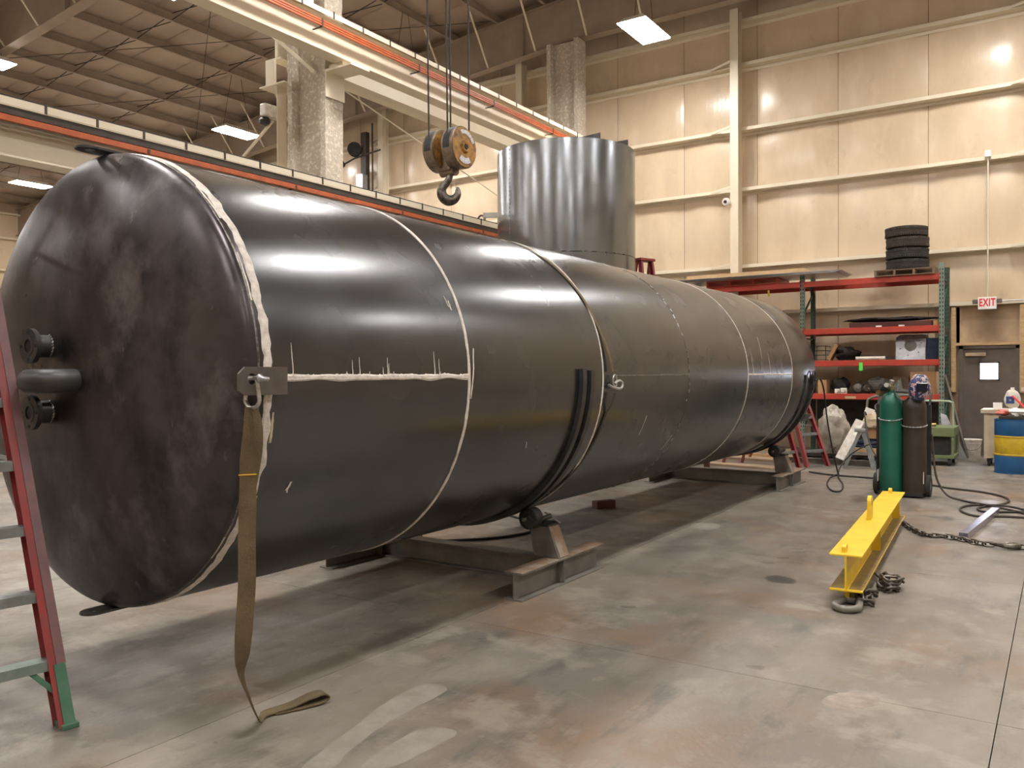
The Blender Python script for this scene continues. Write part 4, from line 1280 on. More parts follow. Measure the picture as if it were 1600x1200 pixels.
def cylinder(x, r, zt, mt, label, name='gas_cylinder'):
    t = thing(name, label, 'gas cylinder', (x, 11.85, 0.037))
    place('body', MB().lathe([(0.001, .0375), (r - .02, .0375), (r, .055), (r, zt - .17), (r * .97, zt - .12), (r * .82, zt - .06), (r * .5, zt - .012), (r * .3, zt), (.001, zt)], (x, 11.85, 0), (0, 0, 1), 40), M[mt], t, smooth=True)
    place('neck_ring', MB().cyl((x, 11.85, zt - .02), (x, 11.85, zt + .03), r * .3, n=20), M[mt], t, smooth=True)
    return t
cg = cylinder(-1.885, 0.138, 1.34, 'green', 'dark green gas cylinder with regulator on the cart')
cb = cylinder(-1.605, 0.142, 1.30, 'brown', 'dark brown gas cylinder under the hanging welding helmet')
place('valve', MB().cyl((-1.885, 11.85, 1.36), (-1.885, 11.85, 1.46), .022, n=12), M['brass'], cg, smooth=True)
place('hand_wheel', MB().cyl((-1.885, 11.85, 1.46), (-1.87, 11.84, 1.50), .03, n=14), M['bare'], cg, smooth=True)
rg = place('regulator', MB().cyl((-1.93, 11.82, 1.39), (-2.0, 11.76, 1.42), .045, n=20), M['black'], cg, smooth=True)
place('gauge', MB().cyl((-1.99, 11.80, 1.33), (-2.02, 11.73, 1.34), .035, n=20), M['brass'], rg, smooth=True)
place('gauge', MB().cyl((-1.90, 11.80, 1.42), (-1.92, 11.73, 1.44), .032, n=20), M['bare'], rg, smooth=True)
place('flow_tube', MB().cyl((-1.80, 11.84, 1.36), (-1.79, 11.84, 1.50), .014, n=10), M['bare'], rg, smooth=True)
place('outlet_pipe', MB().bar((-1.86, 11.85, 1.40), (-1.68, 11.86, 1.36), .03, .035), M['steel'], rg)
place('regulator_hose', MB().tube(smoothpath([(-1.84, 11.8, 1.38), (-1.80, 11.75, 1.28), (-1.72, 11.75, 1.24), (-1.66, 11.78, 1.28)], 5), .009, 6), M['black'], cg, smooth=True)
for x, z, r in ((-1.885, .98, .148), (-1.605, .90, .152)):
    mb = MB()
    lk = []
    pts = [(x + r * math.cos(R_(180 + 180 * k / 22)), 11.85 + r * math.sin(R_(180 + 180 * k / 22)), z + .03 - .03 * math.sin(PI * k / 22)) for k in range(23)]
    for k in range(22):
        a_, b_ = Vector(pts[k]), Vector(pts[k + 1])
        m_ = (a_ + b_) / 2
        dd = (b_ - a_).normalized()
        side_ = Vector((0, 0, 1)) if k % 2 else dd.cross(Vector((0, 0, 1)))
        mb.tube([m_ + dd * (.013 * math.cos(q)) + side_ * (.007 * math.sin(q)) for q in [2 * PI * j / 8 for j in range(8)]], .0028, 5, closed=True)
    o = place('retaining_chain', mb, M['galv'], gc)
for z in [0.12 + 0.085 * k for k in range(12)]:
    pass
place('side_plate', MB().bx(-2.035, -2.03, 11.75, 12.0, .18, .33), M['sign'], gc)
place('side_plate', MB().bx(-1.49, -1.485, 11.75, 12.0, .18, .33), M['sign'], gc)
# welding helmet hung on the brown cylinder
wh = thing('welding_helmet', 'welding helmet in red, white and blue print hung on the brown gas cylinder', 'helmet', (-1.52, 11.72, 1.28))
mb = MB()
N1, N2 = 20, 14
vs, fs = [], []
hcn = Vector((-1.535, 11.74, 1.405))
fwd = Vector((0.35, -0.93, -0.1)).normalized()
rt = Vector((0.93, 0.35, 0)).normalized()
upv = Vector((0.06, -0.08, 1)).normalized()
for j in range(N2 + 1):
    v_ = j / N2
    ph = R_(-62 + 142 * v_)
    for i in range(N1 + 1):
        th = R_(-105 + 210 * i / N1)
        rw = 0.125 * (0.80 + 0.25 * math.sin(PI * min(1, v_ + .12)))
        hgt = 0.18
        p = hcn + rt * (rw * math.sin(th) * (math.cos(ph * .8))) + fwd * (0.125 * max(math.cos(th), -.4) * math.cos(ph * .85)) + upv * (hgt * math.sin(ph))
        vs.append(p)
for j in range(N2):
    for i in range(N1):
        a_ = j * (N1 + 1) + i
        fs.append((a_, a_ + 1, a_ + N1 + 2, a_ + N1 + 1))
sh_ = place('hood', mb.add(vs, fs), M['flag'], wh, smooth=True)
sm = sh_.modifiers.new('solid', 'SOLIDIFY'); sm.thickness = 0.004
lc = hcn + fwd * 0.122 + upv * 0.02
mxl = Matrix((rt, fwd, upv)).transposed()
place('lens_frame', MB().box(lc, (0.125, 0.03, 0.115), mx=mxl), M['lens'], wh, bevel=0.008)
place('lens', MB().box(lc + fwd * .014, (0.10, 0.008, 0.085), mx=mxl), M['lens'], wh)
place('headband', MB().tube(smoothpath([hcn + rt * .1, hcn - fwd * .09 + rt * .07, hcn - fwd * .09 - rt * .07, hcn - rt * .1], 5), .008, 6), M['black'], wh)

# ================================================================== PALLET RACK
rack = thing('pallet_rack', 'tall pallet rack with green uprights and orange beams against the end wall', 'rack', (-4.3, 17.7, 0))
RY0, RY1 = 17.2, 18.05
for x in (-6.87, -4.38, -1.88):
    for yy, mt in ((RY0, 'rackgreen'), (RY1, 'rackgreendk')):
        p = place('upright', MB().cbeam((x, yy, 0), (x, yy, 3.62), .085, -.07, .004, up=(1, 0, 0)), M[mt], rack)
        mb = MB()
        for k in range(int(3.5 / .076)):
            z = .08 + .076 * k
            for dx in (-.022, .022):
                mb.box((x + dx, yy - .0052, z), (.016, .002, .034))
        h = place('slot_hole', mb, M['black'], p)
        h['kind'] = 'stuff'
        place('foot_plate', MB().bx(x - .06, x + .06, yy - .06, yy + .06, 0, .008), M[mt], p)
    for a_, b_ in ((3.35, 3.35), (2.75, 3.2), (2.3, 2.3), (1.7, 2.2), (1.1, 1.1), (0.4, 1.0)):
        place('brace', MB().bar((x, RY0 + .05, a_), (x, RY1 - .05, b_), .03, .03), M['rackgreendk'], rack)
levels = [3.36, 2.41, 1.78, 1.13]
for z in levels:
    for x0, x1 in ((-6.83, -4.42), (-4.34, -1.92)):
        for yy in (RY0, RY1):
            b = place('beam', MB().bx(x0, x1, yy - .025, yy + .025, z - .045, z + .065), M['rackred'], rack, bevel=0.004)
            place('end_clip', MB().bx(x0 - .01, x0 + .004, yy - .04, yy + .03, z - .09, z + .09), M['rackred'], b)
            place('end_clip', MB().bx(x1 - .004, x1 + .01, yy - .04, yy + .03, z - .09, z + .09), M['rackred'], b)
        if z < 3:
            place('deck_board', MB().bx(x0 + .01, x1 - .01, RY0 + .03, RY1 - .03, z + .045, z + .063), M['woodold'], rack)
single('green_tag', MB().bx(-3.30, -3.235, 17.168, 17.172, 1.64, 1.80), M['lime'], 'lime green tag stuck on the second rack beam from below', 'tag', (-3.27, 17.17, 1.64))
single('beam_label', MB().bx(-3.56, -3.36, 17.170, 17.174, 1.10, 1.145), M['wood'], 'small tan label on the lowest rack beam', 'label', (-3.46, 17.172, 1.10))
single('yellow_tag', MB().bx(-5.06, -5.02, 17.168, 17.172, 3.17, 3.30), M['barrelyel'], 'small yellow tag hanging below the top rack beam', 'tag', (-5.04, 17.17, 3.17))

def pallet(label, x0, x1, y0, y1, z, mt, name='pallet'):
    t = thing(name, label, 'pallet', ((x0 + x1) / 2, (y0 + y1) / 2, z))
    n = 6
    for k in range(n):
        yy = y0 + (y1 - y0 - .09) * k / (n - 1)
        place('top_board', MB().bx(x0, x1, yy, yy + .09, z + .105, z + .122), mt, t)
    for k in range(3):
        yy = y0 + (y1 - y0 - .09) * k / 2
        place('bottom_board', MB().bx(x0, x1, yy, yy + .09, z, z + .017), mt, t)
    for k in range(4):
        xx = x0 + (x1 - x0 - .04) * k / 3
        place('stringer', MB().bx(xx, xx + .04, y0, y1, z + .0172, z + .1048), mt, t)
    return t
zt = 3.36 + .066
pallet('weathered pallet under the tyre stack on top of the rack', -3.02, -1.98, 17.12, 18.0, zt, M['woodold'])
pallet('reddish pallet under the metal sheets on top of the rack', -6.35, -4.85, 17.15, 18.0, zt, M['rackred'])
# tyres
def tyre(x, y_, z, mt, label, first=None, rz=0):
    if first:
        return dup(first, (x, y_, z), rz, label)
    t = thing('tyre', label, 'tyre', (x, y_, z), 'stacked tyres on the rack', local=True)
    R, T = .375, .205
    prof = [(.205, .03), (.235, .012), (.30, .0), (.345, .008), (.368, .03), (R, .05)]
    for g in range(5):
        z_ = .05 + g * (T - .1) / 4
        prof += [(R, z_ - .008 if g else z_), (R - .008, z_), (R - .008, z_ + .006), (R, z_ + .008)]
    prof += [(R, T - .05), (.368, T - .03), (.345, T - .008), (.30, T), (.235, T - .012), (.205, T - .03), (.205, .03)]
    place('casing', MB().lathe(prof, (0, 0, 0), (0, 0, 1), 48), mt, t, smooth=True)
    mb = MB()
    for k in range(60):
        a = 2 * PI * k / 60
        for s in (0, 1):
            zc = T * (.2 + .6 * s)
            mb.box((math.cos(a + s * .05) * (R + .001), math.sin(a + s * .05) * (R + .001), zc), (.006, .022, .045), rz=a)
    place('tread_block', mb, mt, t)['kind'] = 'stuff'
    return t
labs = ['bottom tyre of the stack, resting on the pallet', 'second tyre from the bottom of the stack', 'third tyre up, with a dusty brown tread', 'top tyre of the stack on the rack']
t0 = tyre(-2.50, 17.55, zt + .123, M['tire'], labs[0])
tyre(-2.505, 17.55, zt + .123 + .208, M['tire'], labs[1], t0, 1)
t2 = tyre(-2.50, 17.54, zt + .123 + .416, M['tirebr'], labs[2])
tyre(-2.52, 17.55, zt + .123 + .624, M['tirebr'], labs[3], t2, 2)
# sheets and frames on the left bay
ms = thing('metal_sheets', 'stack of shiny galvanised sheets overhanging the top of the rack', 'sheet metal', (-5.4, 17.5, zt + .123))
for k in range(4):
    place('sheet', MB().box((-5.62 + .03 * k, 17.45 - .02 * k, zt + .128 + .011 * k), (3.9, 1.05, .009), rz=.006 * k), M['galv'], ms)
tf = thing('timber_frame', 'long pale timber frame lying on the metal sheets', 'frame', (-5.6, 17.5, zt + .17))  # open timber frame with a thin panel, resting on the sheets
z = zt + .172
for yy in (17.05, 17.75):
    place('long_rail', MB().bx(-6.75, -4.3, yy, yy + .04, z, z + .09), M['wood'], tf)
for xx in (-6.75, -4.34):
    place('end_rail', MB().bx(xx, xx + .04, 17.09, 17.75, z, z + .09), M['wood'], tf)
place('panel', MB().bx(-6.7, -4.35, 17.1, 17.74, z + .001, z + .012), M['plywood'], tf)
# shelf 2 : rolled dark bundle on blocks
zb = 2.41 + .066
tb = thing('dark_bundle', 'long flat black rubber bundle on the upper middle rack shelf', 'bundle', (-2.9, 17.5, zb))
place('folded_rubber', MB().blob((-2.80, 17.5, zb + .155), (1.70, .6, .085), 5, .35, 28, 8, 3), M['black'], tb, smooth=True)
place('tray', MB().bx(-3.5, -2.05, 17.25, 17.8, zb, zb + .10), M['maroon'], tb, bevel=0.01)
for x in (-2.95, -2.55):
    single('paper_slip', MB().bx(x - .05, x + .05, 17.173, 17.2, zb, zb + .025), M['sign'], 'white slip under the black bundle, ' + ('left' if x < -2.7 else 'right') + ' one', 'paper', (x, 17.18, zb))
single('small_carton', MB().bx(-2.02, -1.95, 17.25, 17.4, zb, zb + .09), M['card'], 'small carton at the right end of the upper middle shelf', 'box', (-1.98, 17.3, zb))
# shelf 3
zc_ = 1.78 + .066
outer = [(-.26, 0), (.26, 0), (.26, .44), (.20, .50), (-.20, .50), (-.26, .44)]
gp = thing('drilled_plate', 'grey square steel plate with a large round hole on the rack', 'plate', (-2.4, 17.6, zc_))
g1 = place('plate', MB().holed(outer, (0, .27), .105, (-2.45, 17.55, zc_), (1, 0, 0), (0, .22, .975), .014, 32), M['galv'], gp)
mb = MB()
for q in range(6):
    a = q * PI / 3 + .3
    mb.cyl((-2.45 + .19 * math.cos(a), 17.535 + .22 * (.27 + .19 * math.sin(a)), zc_ + .27 + .19 * math.sin(a)), (-2.45 + .19 * math.cos(a), 17.545 + .22 * (.27 + .19 * math.sin(a)), zc_ + .27 + .19 * math.sin(a)), .011, n=10)
place('bolt_hole', mb, M['black'], g1)
single('back_plate', MB().box((-2.40, 17.75, zc_ + .25), (.46, .012, .48)), M['galv'], 'plain grey plate leaning behind the drilled plate', 'plate', (-2.4, 17.75, zc_))
single('black_case', MB().bx(-2.14, -1.94, 17.35, 17.7, zc_, zc_ + .40), M['bluemat'], 'upright black case right of the drilled plate', 'case', (-2.04, 17.5, zc_), bevel=.01)
cr = thing('black_crate', 'black wire crate at the left end of the middle shelf', 'crate', (-4.08, 17.5, zc_))
for k in range(4):
    place('wire_rail', MB().tube([(-4.3, 17.3, zc_ + .02 + .09 * k), (-3.95, 17.3, zc_ + .02 + .09 * k), (-3.95, 17.7, zc_ + .02 + .09 * k)], .009, 6), M['black'], cr)
for x in (-4.28, -4.12, -3.95):
    place('wire_post', MB().tube([(x, 17.3, zc_), (x, 17.3, zc_ + .3)], .009, 6), M['black'], cr)
single('open_carton', MB().box((-3.82, 17.42, zc_ + .17), (.07, .25, .34), mx=Matrix.Rotation(R_(28), 3, 'Y')), M['card'], 'brown cardboard sheet leaning on the middle shelf', 'cardboard', (-3.82, 17.42, zc_))
single('black_bag', MB().blob((-3.58, 17.5, zc_ + .12), (.46, .4, .28), 11, .7, 18, 12), M['black'], 'black lumpy bag on the middle shelf', 'bag', (-3.6, 17.5, zc_), smooth=True)
single('long_bar', MB().bar((-3.3, 17.35, zc_ + .06), (-2.72, 17.5, zc_ + .05), .05, .05), M['dark'], 'dark steel bar lying on the middle shelf', 'bar', (-3.0, 17.4, zc_))
single('pale_pipe', MB().cyl((-3.38, 17.28, zc_ + .035), (-2.85, 17.29, zc_ + .035), .035), M['white'], 'short pale pipe at the front of the middle shelf', 'pipe', (-3.1, 17.28, zc_), smooth=True)
# shelf 4
zd = 1.13 + .066
single('carton', MB().bx(-4.08, -3.92, 17.22, 17.6, zd, zd + .27), M['card'], 'brown carton at the left end of the lowest shelf', 'box', (-4.0, 17.4, zd))
single('dark_machine_cover', MB().blob((-3.72, 17.55, zd + .14), (.34, .4, .32), 3, .4, 16, 10), M['black'], 'black cover heap beside the carton on the lowest shelf', 'cover', (-3.7, 17.5, zd), smooth=True)
for i, (x, s) in enumerate(((-3.72, .09), (-3.60, .11))):
    single('white_pump', MB().box((x, 17.27, zd + s / 2), (s, .1, s)).cyl((x, 17.2, zd + s * .6), (x, 17.3, zd + s * .6), s * .4), M['white'], ['smaller white fitting on the lowest shelf, left one', 'white boxy fitting on the lowest shelf, right one'][i], 'fitting', (x, 17.27, zd), bevel=.004)
def motor(x, y_, z, r, l, mt, label, ax=(0.5, -1, 0)):
    t = thing('electric_motor', label, 'motor', (x, y_, z))
    a = Vector(ax).normalized()
    c = Vector((x, y_, z + r + .02))
    place('housing', MB().lathe([(.01, -l / 2), (r * .7, -l / 2), (r * .95, -l / 2 + .02), (r, -l / 4), (r, l / 4), (r * .95, l / 2 - .02), (r * .7, l / 2), (.01, l / 2)], c, a, 24), mt, t, smooth=True)
    mb = MB()
    for k in range(14):
        q = 2 * PI * k / 14
        s_, u_, _ = frame_of(a)
        dd = s_ * math.cos(q) + u_ * math.sin(q)
        mb.bar(c + dd * (r + .003) - a * l * .28, c + dd * (r + .003) + a * l * .28, .006, .012, up=dd)
    place('cooling_fin', mb, mt, t)
    place('shaft', MB().cyl(c + a * l * .5, c + a * (l * .5 + .06), r * .16, n=10), M['bare'], t)
    place('mounting_foot', MB().box((x, y_, z + .012), (r * 1.5, l * .5, .024)), M['dark'], t)
    place('terminal_box', MB().box(c + Vector((0, 0, r + .02)), (.07, .09, .05)), M['dark'], t, bevel=.005)
    return t
motor(-3.38, 17.5, zd, .09, .3, M['steel'], 'small grey motor on the lowest shelf', (.2, -1, 0))
motor(-3.22, 17.4, zd, .085, .26, M['dark'], 'dark motor end between the two larger motors')
motor(-3.0, 17.45, zd, .14, .36, M['steel'], 'largest brownish motor on the lowest shelf', (0.9, -.45, 0))
single('green_bracket', MB().sweep([(0, 0), (.3, 0), (.05, .3)], (-2.55, 17.4, zd), (-2.55, 17.45, zd)), M['rackgreen'], 'green grey bracket plate behind the gas regulator', 'bracket', (-2.55, 17.4, zd))
single('large_carton', MB().bx(-2.42, -1.98, 17.3, 17.8, zd, zd + .42), M['card'], 'large brown carton at the right end of the lowest shelf', 'box', (-2.2, 17.5, zd))
single('tipped_carton', MB().bx(-2.75, -2.47, 17.5, 17.85, zd, zd + .33), M['woodold'], 'dark wooden crate left of the large carton', 'crate', (-2.6, 17.6, zd))

# ================================================================== JUNK BELOW THE RACK
bgl = thing('work_table', 'dark low steel bench loaded with cartons under the rack', 'bench', (-2.9, 16.4, 0))
place('top', MB().bx(-4.2, -2.2, 16.0, 16.7, .06, .12), M['dark'], bgl)
for x in (-4.1, -3.2, -2.3):
    place('skid', MB().bx(x - .05, x + .05, 16.0, 16.7, 0, .06), M['dark'], bgl)
single('rack_back_panel', MB().bx(-4.3, -1.95, 18.07, 18.085, 0.02, 1.05), M['dark'], 'dark sheet standing behind the lowest rack bay', 'panel', (-3.1, 18.08, 0.02))
ps = single('plastic_sheeting', MB().blob((-3.45, 15.65, .60), (.50, .45, .82), 8, .32, 36, 26, 2.3), M['plastic'], 'crumpled translucent plastic sheeting heaped below the rack', 'plastic sheeting', (-3.45, 15.65, .12), smooth=True)
wf = thing('white_channel', 'white painted angle leaning in front of the plastic sheeting', 'channel', (-3.15, 15.2, 0.05))
place('face', MB().bar((-3.22, 15.1, .12), (-2.93, 15.35, .78), .16, .012, up=(.3, 1, 0)), M['white'], wf)
place('side', MB().bar((-3.15, 15.14, .06), (-2.86, 15.39, .74), .012, .10, up=(.3, 1, 0)), M['white'], wf)
cart_ = single('carton_on_bench', MB().bx(-2.98, -2.60, 16.05, 16.4, .42, .78), M['card'], 'orange brown carton on the junk pile left of the gas cart', 'box', (-2.8, 16.2, .42), bevel=.005)
single('tan_cloth', MB().blob((-2.86, 16.02, .74), (.34, .14, .26), 4, .6, 18, 12), M['ragw'], 'tan glove draped over the carton on the junk pile', 'glove', (-2.86, 16.0, .62), smooth=True)
single('white_card', MB().box((-2.92, 16.1, .90), (.16, .012, .12), mx=Matrix.Rotation(R_(20), 3, 'Y')), M['sign'], 'small white card standing on the carton', 'card', (-2.92, 16.1, .84))
for i, (x, z, sx) in enumerate(((-2.75, .36, .75), (-2.72, .29, .85))):
    single('folded_mat', MB().box((x, 16.25, z - .01), (sx, .5, .06)), M['bluemat'], ['upper dark blue folded mat on the junk pile', 'lower dark blue folded mat on the junk pile'][i], 'mat', (x, 16.25, z - .04), bevel=.02)
single('lumber_box', MB().bx(-3.15, -2.35, 15.95, 16.45, .12, .25), M['wood'], 'shallow timber box on the low bench', 'box', (-2.75, 16.2, .12), bevel=.004)
motor(-2.42, 16.3, .35, .10, .32, M['dark'], 'dark machine part lying on the mats near the gas cart', (1, -.2, 0))
single('grey_pipe_bend', MB().tube(smoothpath([(-3.05, 16.6, .2), (-3.05, 16.6, 1.0), (-2.98, 16.6, 1.13), (-2.8, 16.6, 1.18), (-2.3, 16.6, 1.19)], 6), .022, 10), M['steel'], 'bent grey pipe handle standing below the rack', 'pipe', (-3.05, 16.6, .12), smooth=True)
wc = thing('welding_machine', 'black welding machine with a ringed dial left of the gas cart', 'welder', (-2.45, 15.9, 0.12))
place('case', MB().bx(-2.62, -2.18, 16.45, 16.68, .45, 1.02), M['black'], wc, bevel=.015)
place('handle', MB().tube(smoothpath([(-2.6, 16.46, .95), (-2.58, 16.4, 1.08), (-2.2, 16.4, 1.1), (-2.18, 16.46, .98)], 5), .014, 8), M['steel'], wc, smooth=True)
place('front_vent', MB().bx(-2.55, -2.25, 16.44, 16.45, .5, .8), M['dark'], wc)
place('support_leg', MB().bx(-2.6, -2.2, 16.5, 16.65, .12, .45), M['dark'], wc)
single('ring_gasket', MB().tube([(-2.86 + .055 * math.cos(a), 16.62, .97 + .055 * math.sin(a)) for a in [2 * PI * k / 20 for k in range(20)]], .014, 6, closed=True), M['galv'], 'small pale ring hanging on the bent pipe under the rack', 'ring', (-2.86, 16.62, .9), smooth=True)
single('floor_rail', MB().ibeam((-4.4, 15.25, .05), (-2.2, 15.2, .05), .1, .09, .01, .01), M['steel'], 'low steel beam lying along the foot of the junk pile', 'beam', (-3.3, 15.2, 0))
# timber and cardboard on the floor seen under the tank
for i, (a_, b_, w_, h_) in enumerate((((-6.2, 15.6, .02), (-4.05, 15.3, .02), .5, .04), ((-5.6, 15.9, .065), (-4.1, 15.5, .065), .12, .05), ((-5.3, 16.2, .09), (-4.2, 15.95, .16), .14, .03), ((-6.4, 14.4, .02), (-4.0, 14.0, .02), .3, .03))):
    single('timber_board', MB().bar(a_, b_, w_, h_), M['wood'] if i in (1, 2) else M['plywood'],
           ['wide flat board on the floor beyond the far roller stand', 'narrow timber lying on the wide floor board', 'tilted timber resting behind the far roller', 'thin sheet of board on the floor nearest the far stand'][i], 'board', ((a_[0] + b_[0]) / 2, (a_[1] + b_[1]) / 2, 0))
single('post_stub', MB().box((-5.0, 13.5, .12), (.08, .08, .24)), M['maroon'], 'short maroon post standing beyond the far cross beam', 'post', (-5.0, 13.5, 0))

# far left: benches behind the ladder
fb = thing('storage_shelf', 'low dark shelf with clutter far behind the ladder', 'shelf', (-15, 6.5, 0))
for z in (.35, .95, 1.5):
    place('shelf_board', MB().bx(-16.2, -15.6, 4.0, 8.9, z, z + .04), M['wood'], fb)
for yy in (4.05, 6.5, 8.85):
    place('post', MB().bx(-16.2, -16.1, yy - .04, yy + .04, 0, 1.6), M['dark'], fb)
    place('post', MB().bx(-15.7, -15.6, yy - .04, yy + .04, 0, 1.6), M['dark'], fb)
for i in range(9):
    yy = 4.4 + i * .5
    h_ = .18 + .25 * random.random()
    single('shelf_box', MB().bx(-16.1, -15.7, yy, yy + .3, .391, .391 + h_), M[random.choice(['dark', 'black', 'card', 'steel'])], 'cluttered box on the low shelf far behind the ladder', 'box', (-15.9, yy + .15, .391), 'boxes on the far low shelf')

# ================================================================== RIGHT SIDE BY THE DOOR
d1 = struct('door_1', MB().bx(-1.62, -0.75, WY - .16, WY - .12, .01, 2.045), M['doorpaint'])
place('door_frame', MB().bx(-1.69, -1.62, WY - .2, WY - .02, 0, 2.11).bx(-.75, -.68, WY - .2, WY - .02, 0, 2.11).bx(-1.69, -.68, WY - .2, WY - .02, 2.05, 2.11), M['doorpaint'], d1)
place('vision_window', MB().bx(-1.33, -1.04, WY - .172, WY - .162, 1.47, 1.77), M['skyglow'], d1)
place('window_trim', MB().bx(-1.36, -1.33, WY - .175, WY - .16, 1.44, 1.80).bx(-1.04, -1.01, WY - .175, WY - .16, 1.44, 1.80).bx(-1.36, -1.01, WY - .175, WY - .16, 1.77, 1.80).bx(-1.36, -1.01, WY - .175, WY - .16, 1.44, 1.47), M['doorpaint'], d1)
place('door_closer', MB().bx(-1.58, -1.24, WY - .23, WY - .16, 1.91, 1.975), M['plywood'], d1, bevel=.004)
place('door_stud', MB().bx(-1.82, -1.745, WY - .24, WY - .03, 1.22, 2.86), M['wood'], wall_back)
place('door_stud', MB().bx(-.685, -.61, WY - .24, WY - .03, 1.22, 2.86), M['wood'], wall_back)
place('door_header', MB().bx(-1.745, -.685, WY - .235, WY - .03, 2.115, 2.17), M['wood'], wall_back)
place('transom_panel', MB().bx(-1.745, -.685, WY - .09, WY - .075, 2.17, 2.89), M['plywood'], wall_back)
place('side_panel', MB().bx(-2.12, -1.69, WY - .09, WY - .075, 0, 2.86), M['plywood'], wall_back)
place('side_panel', MB().bx(-.68, -.2, WY - .09, WY - .075, 0, 2.86), M['plywood'], wall_back)
single('red_curtain', MB().bx(-.58, -.2, WY - .14, WY - .12, 1.3, 2.9), M['maroon'], 'dark red strip at the right edge beyond the door stud', 'panel', (-.4, WY - .13, 1.3))
# exit sign with twin heads and conduit
ex = thing('exit_sign', 'white EXIT sign with red letters above the door', 'sign', (-1.2, WY - .3, 2.80))
place('sign_box', MB().bx(-1.36, -1.055, WY - .36, WY - .29, 2.79, 3.02), M['sign'], ex, bevel=.006)
cu = bpy.data.curves.new('letters', 'FONT')
cu.body = 'EXIT'
cu.align_x = 'CENTER'; cu.align_y = 'CENTER'
cu.size = 0.215
cu.offset = 0.007
cu.extrude = 0.002
cu.space_character = 1.12
to = bpy.data.objects.new('tmp', cu)
C.objects.link(to)
bpy.context.view_layer.update()
me = bpy.data.meshes.new_from_object(to.evaluated_get(bpy.context.evaluated_depsgraph_get()))
bpy.data.objects.remove(to)
me.materials.clear(); me.materials.append(M['signred'])
lt = bpy.data.objects.new('lettering', me)
C.objects.link(lt)
lt.parent = ex
lt.matrix_local = Matrix.Translation(Vector((-1.208, WY - .3625, 2.912)) - Vector((-1.2, WY - .3, 2.80))) @ Matrix.Rotation(PI / 2, 4, 'X') @ Matrix.Diagonal((0.56, 0.92, 1, 1))
for s in (-1, 1):
    place('lamp_head', MB().bx(-1.207 + s * .2 - .045, -1.207 + s * .2 + .045, WY - .38, WY - .31, 2.90, 2.98), M['doorpaint'], ex, bevel=.01)
place('conduit', MB().cyl((-1.2, WY - .33, 3.02), (-1.2, WY - .30, 5.70), .013, n=8), M['cream'], ex, smooth=True)
place('junction_box', MB().bx(-1.25, -1.15, WY - .36, WY - .24, 5.66, 5.78), M['sign'], ex, bevel=.006)
place('side_conduit', MB().cyl((-.95, WY - .33, 2.94), (-.2, WY - .33, 2.93), .014, n=8), M['galv'], ex)
sc = thing('security_camera', 'small round white camera on the cream wall column', 'camera', (-6.17, 18.0, 5.33))
place('body', MB().lathe([(.001, 0), (.075, .0), (.085, .03), (.075, .1), (.05, .13)], (-6.19, 17.88, 5.36), (0.1, 1, .2), 24), M['sign'], sc, smooth=True)
place('lens', MB().cyl((-6.19, 17.865, 5.358), (-6.19, 17.88, 5.36), .035, n=20), M['black'], sc)
place('mount', MB().bar((-6.16, 17.95, 5.36), (-6.06, 18.0, 5.32), .05, .05), M['sign'], sc)
# leaning steel and pallet cart
single('leaning_plank', MB().bar((-1.45, 17.1, .05), (-1.84, 17.32, 1.55), .13, .03, up=(1, .3, 0)), M['doorpaint'], 'dark brown plank leaning between rack and door', 'plank', (-1.5, 17.1, 0))
single('leaning_sheet', MB().add([(-1.78, 16.92, .03), (-1.42, 16.88, .03), (-1.78, 17.05, .82), (-1.88, 17.05, .86), (-1.78, 16.93, .03), (-1.42, 16.89, .03), (-1.78, 17.06, .82), (-1.88, 17.06, .86)],
       [(0, 1, 2, 3), (4, 7, 6, 5), (0, 4, 5, 1), (1, 5, 6, 2), (2, 6, 7, 3), (3, 7, 4, 0)]), M['galv'], 'grey steel sheet leaning behind the green cart', 'sheet', (-1.6, 16.9, .03))
gcart = thing('green_cart', 'olive green hand cart with pale tube handle behind the gas cylinders', 'cart', (-1.8, 16.2, 0))
place('tray', MB().bx(-2.3, -1.55, 15.95, 16.75, .50, .66), M['olive'], gcart, bevel=.01)
place('lower_deck', MB().bx(-2.3, -1.55, 15.95, 16.75, .13, .18), M['olive'], gcart, bevel=.005)
place('machine_box', MB().bx(-2.18, -1.63, 16.05, 16.6, .18, .50), M['black'], gcart)
for x in (-2.28, -1.57):
    for yy in (15.98, 16.72):
        place('corner_post', MB().bx(x - .02, x + .02, yy - .02, yy + .02, .18, .5), M['olive'], gcart)
for x in (-2.22, -1.63):
    for yy in (16.02, 16.68):
        place('castor', MB().cyl((x - .02, yy, .055), (x + .02, yy, .055), .055, n=20).box((x, yy, .10), (.05, .06, .06)), M['black'], gcart, smooth=True)
place('handle', MB().tube(smoothpath([(-1.57, 15.98, .18), (-1.57, 15.98, 1.0), (-1.60, 15.98, 1.09), (-1.70, 15.98, 1.11), (-2.15, 15.98, 1.11), (-2.25, 15.98, 1.09), (-2.28, 15.98, 1.0), (-2.28, 15.98, .66)], 6), .018, 8), M['palegreen'], gcart, smooth=True)
single('brass_part', MB().cyl((-2.0, 16.1, .69), (-1.85, 16.15, .69), .03).cyl((-2.05, 16.1, .69), (-2.0, 16.1, .69), .045), M['brass'], 'small brass fitting on top of the green cart', 'fitting', (-1.95, 16.1, .66), smooth=True)
bk = thing('bucket', 'dirty white plastic bucket in front of the door', 'bucket', (-1.38, 17.2, 0))
place('body', MB().lathe([(.001, .002), (.125, .002), (.13, .01), (.145, .30), (.152, .305), (.152, .33), (.146, .335), (.158, .36), (.158, .372)], (-1.38, 17.2, 0), (0, 0, 1), 32), M['white'], bk, smooth=True)
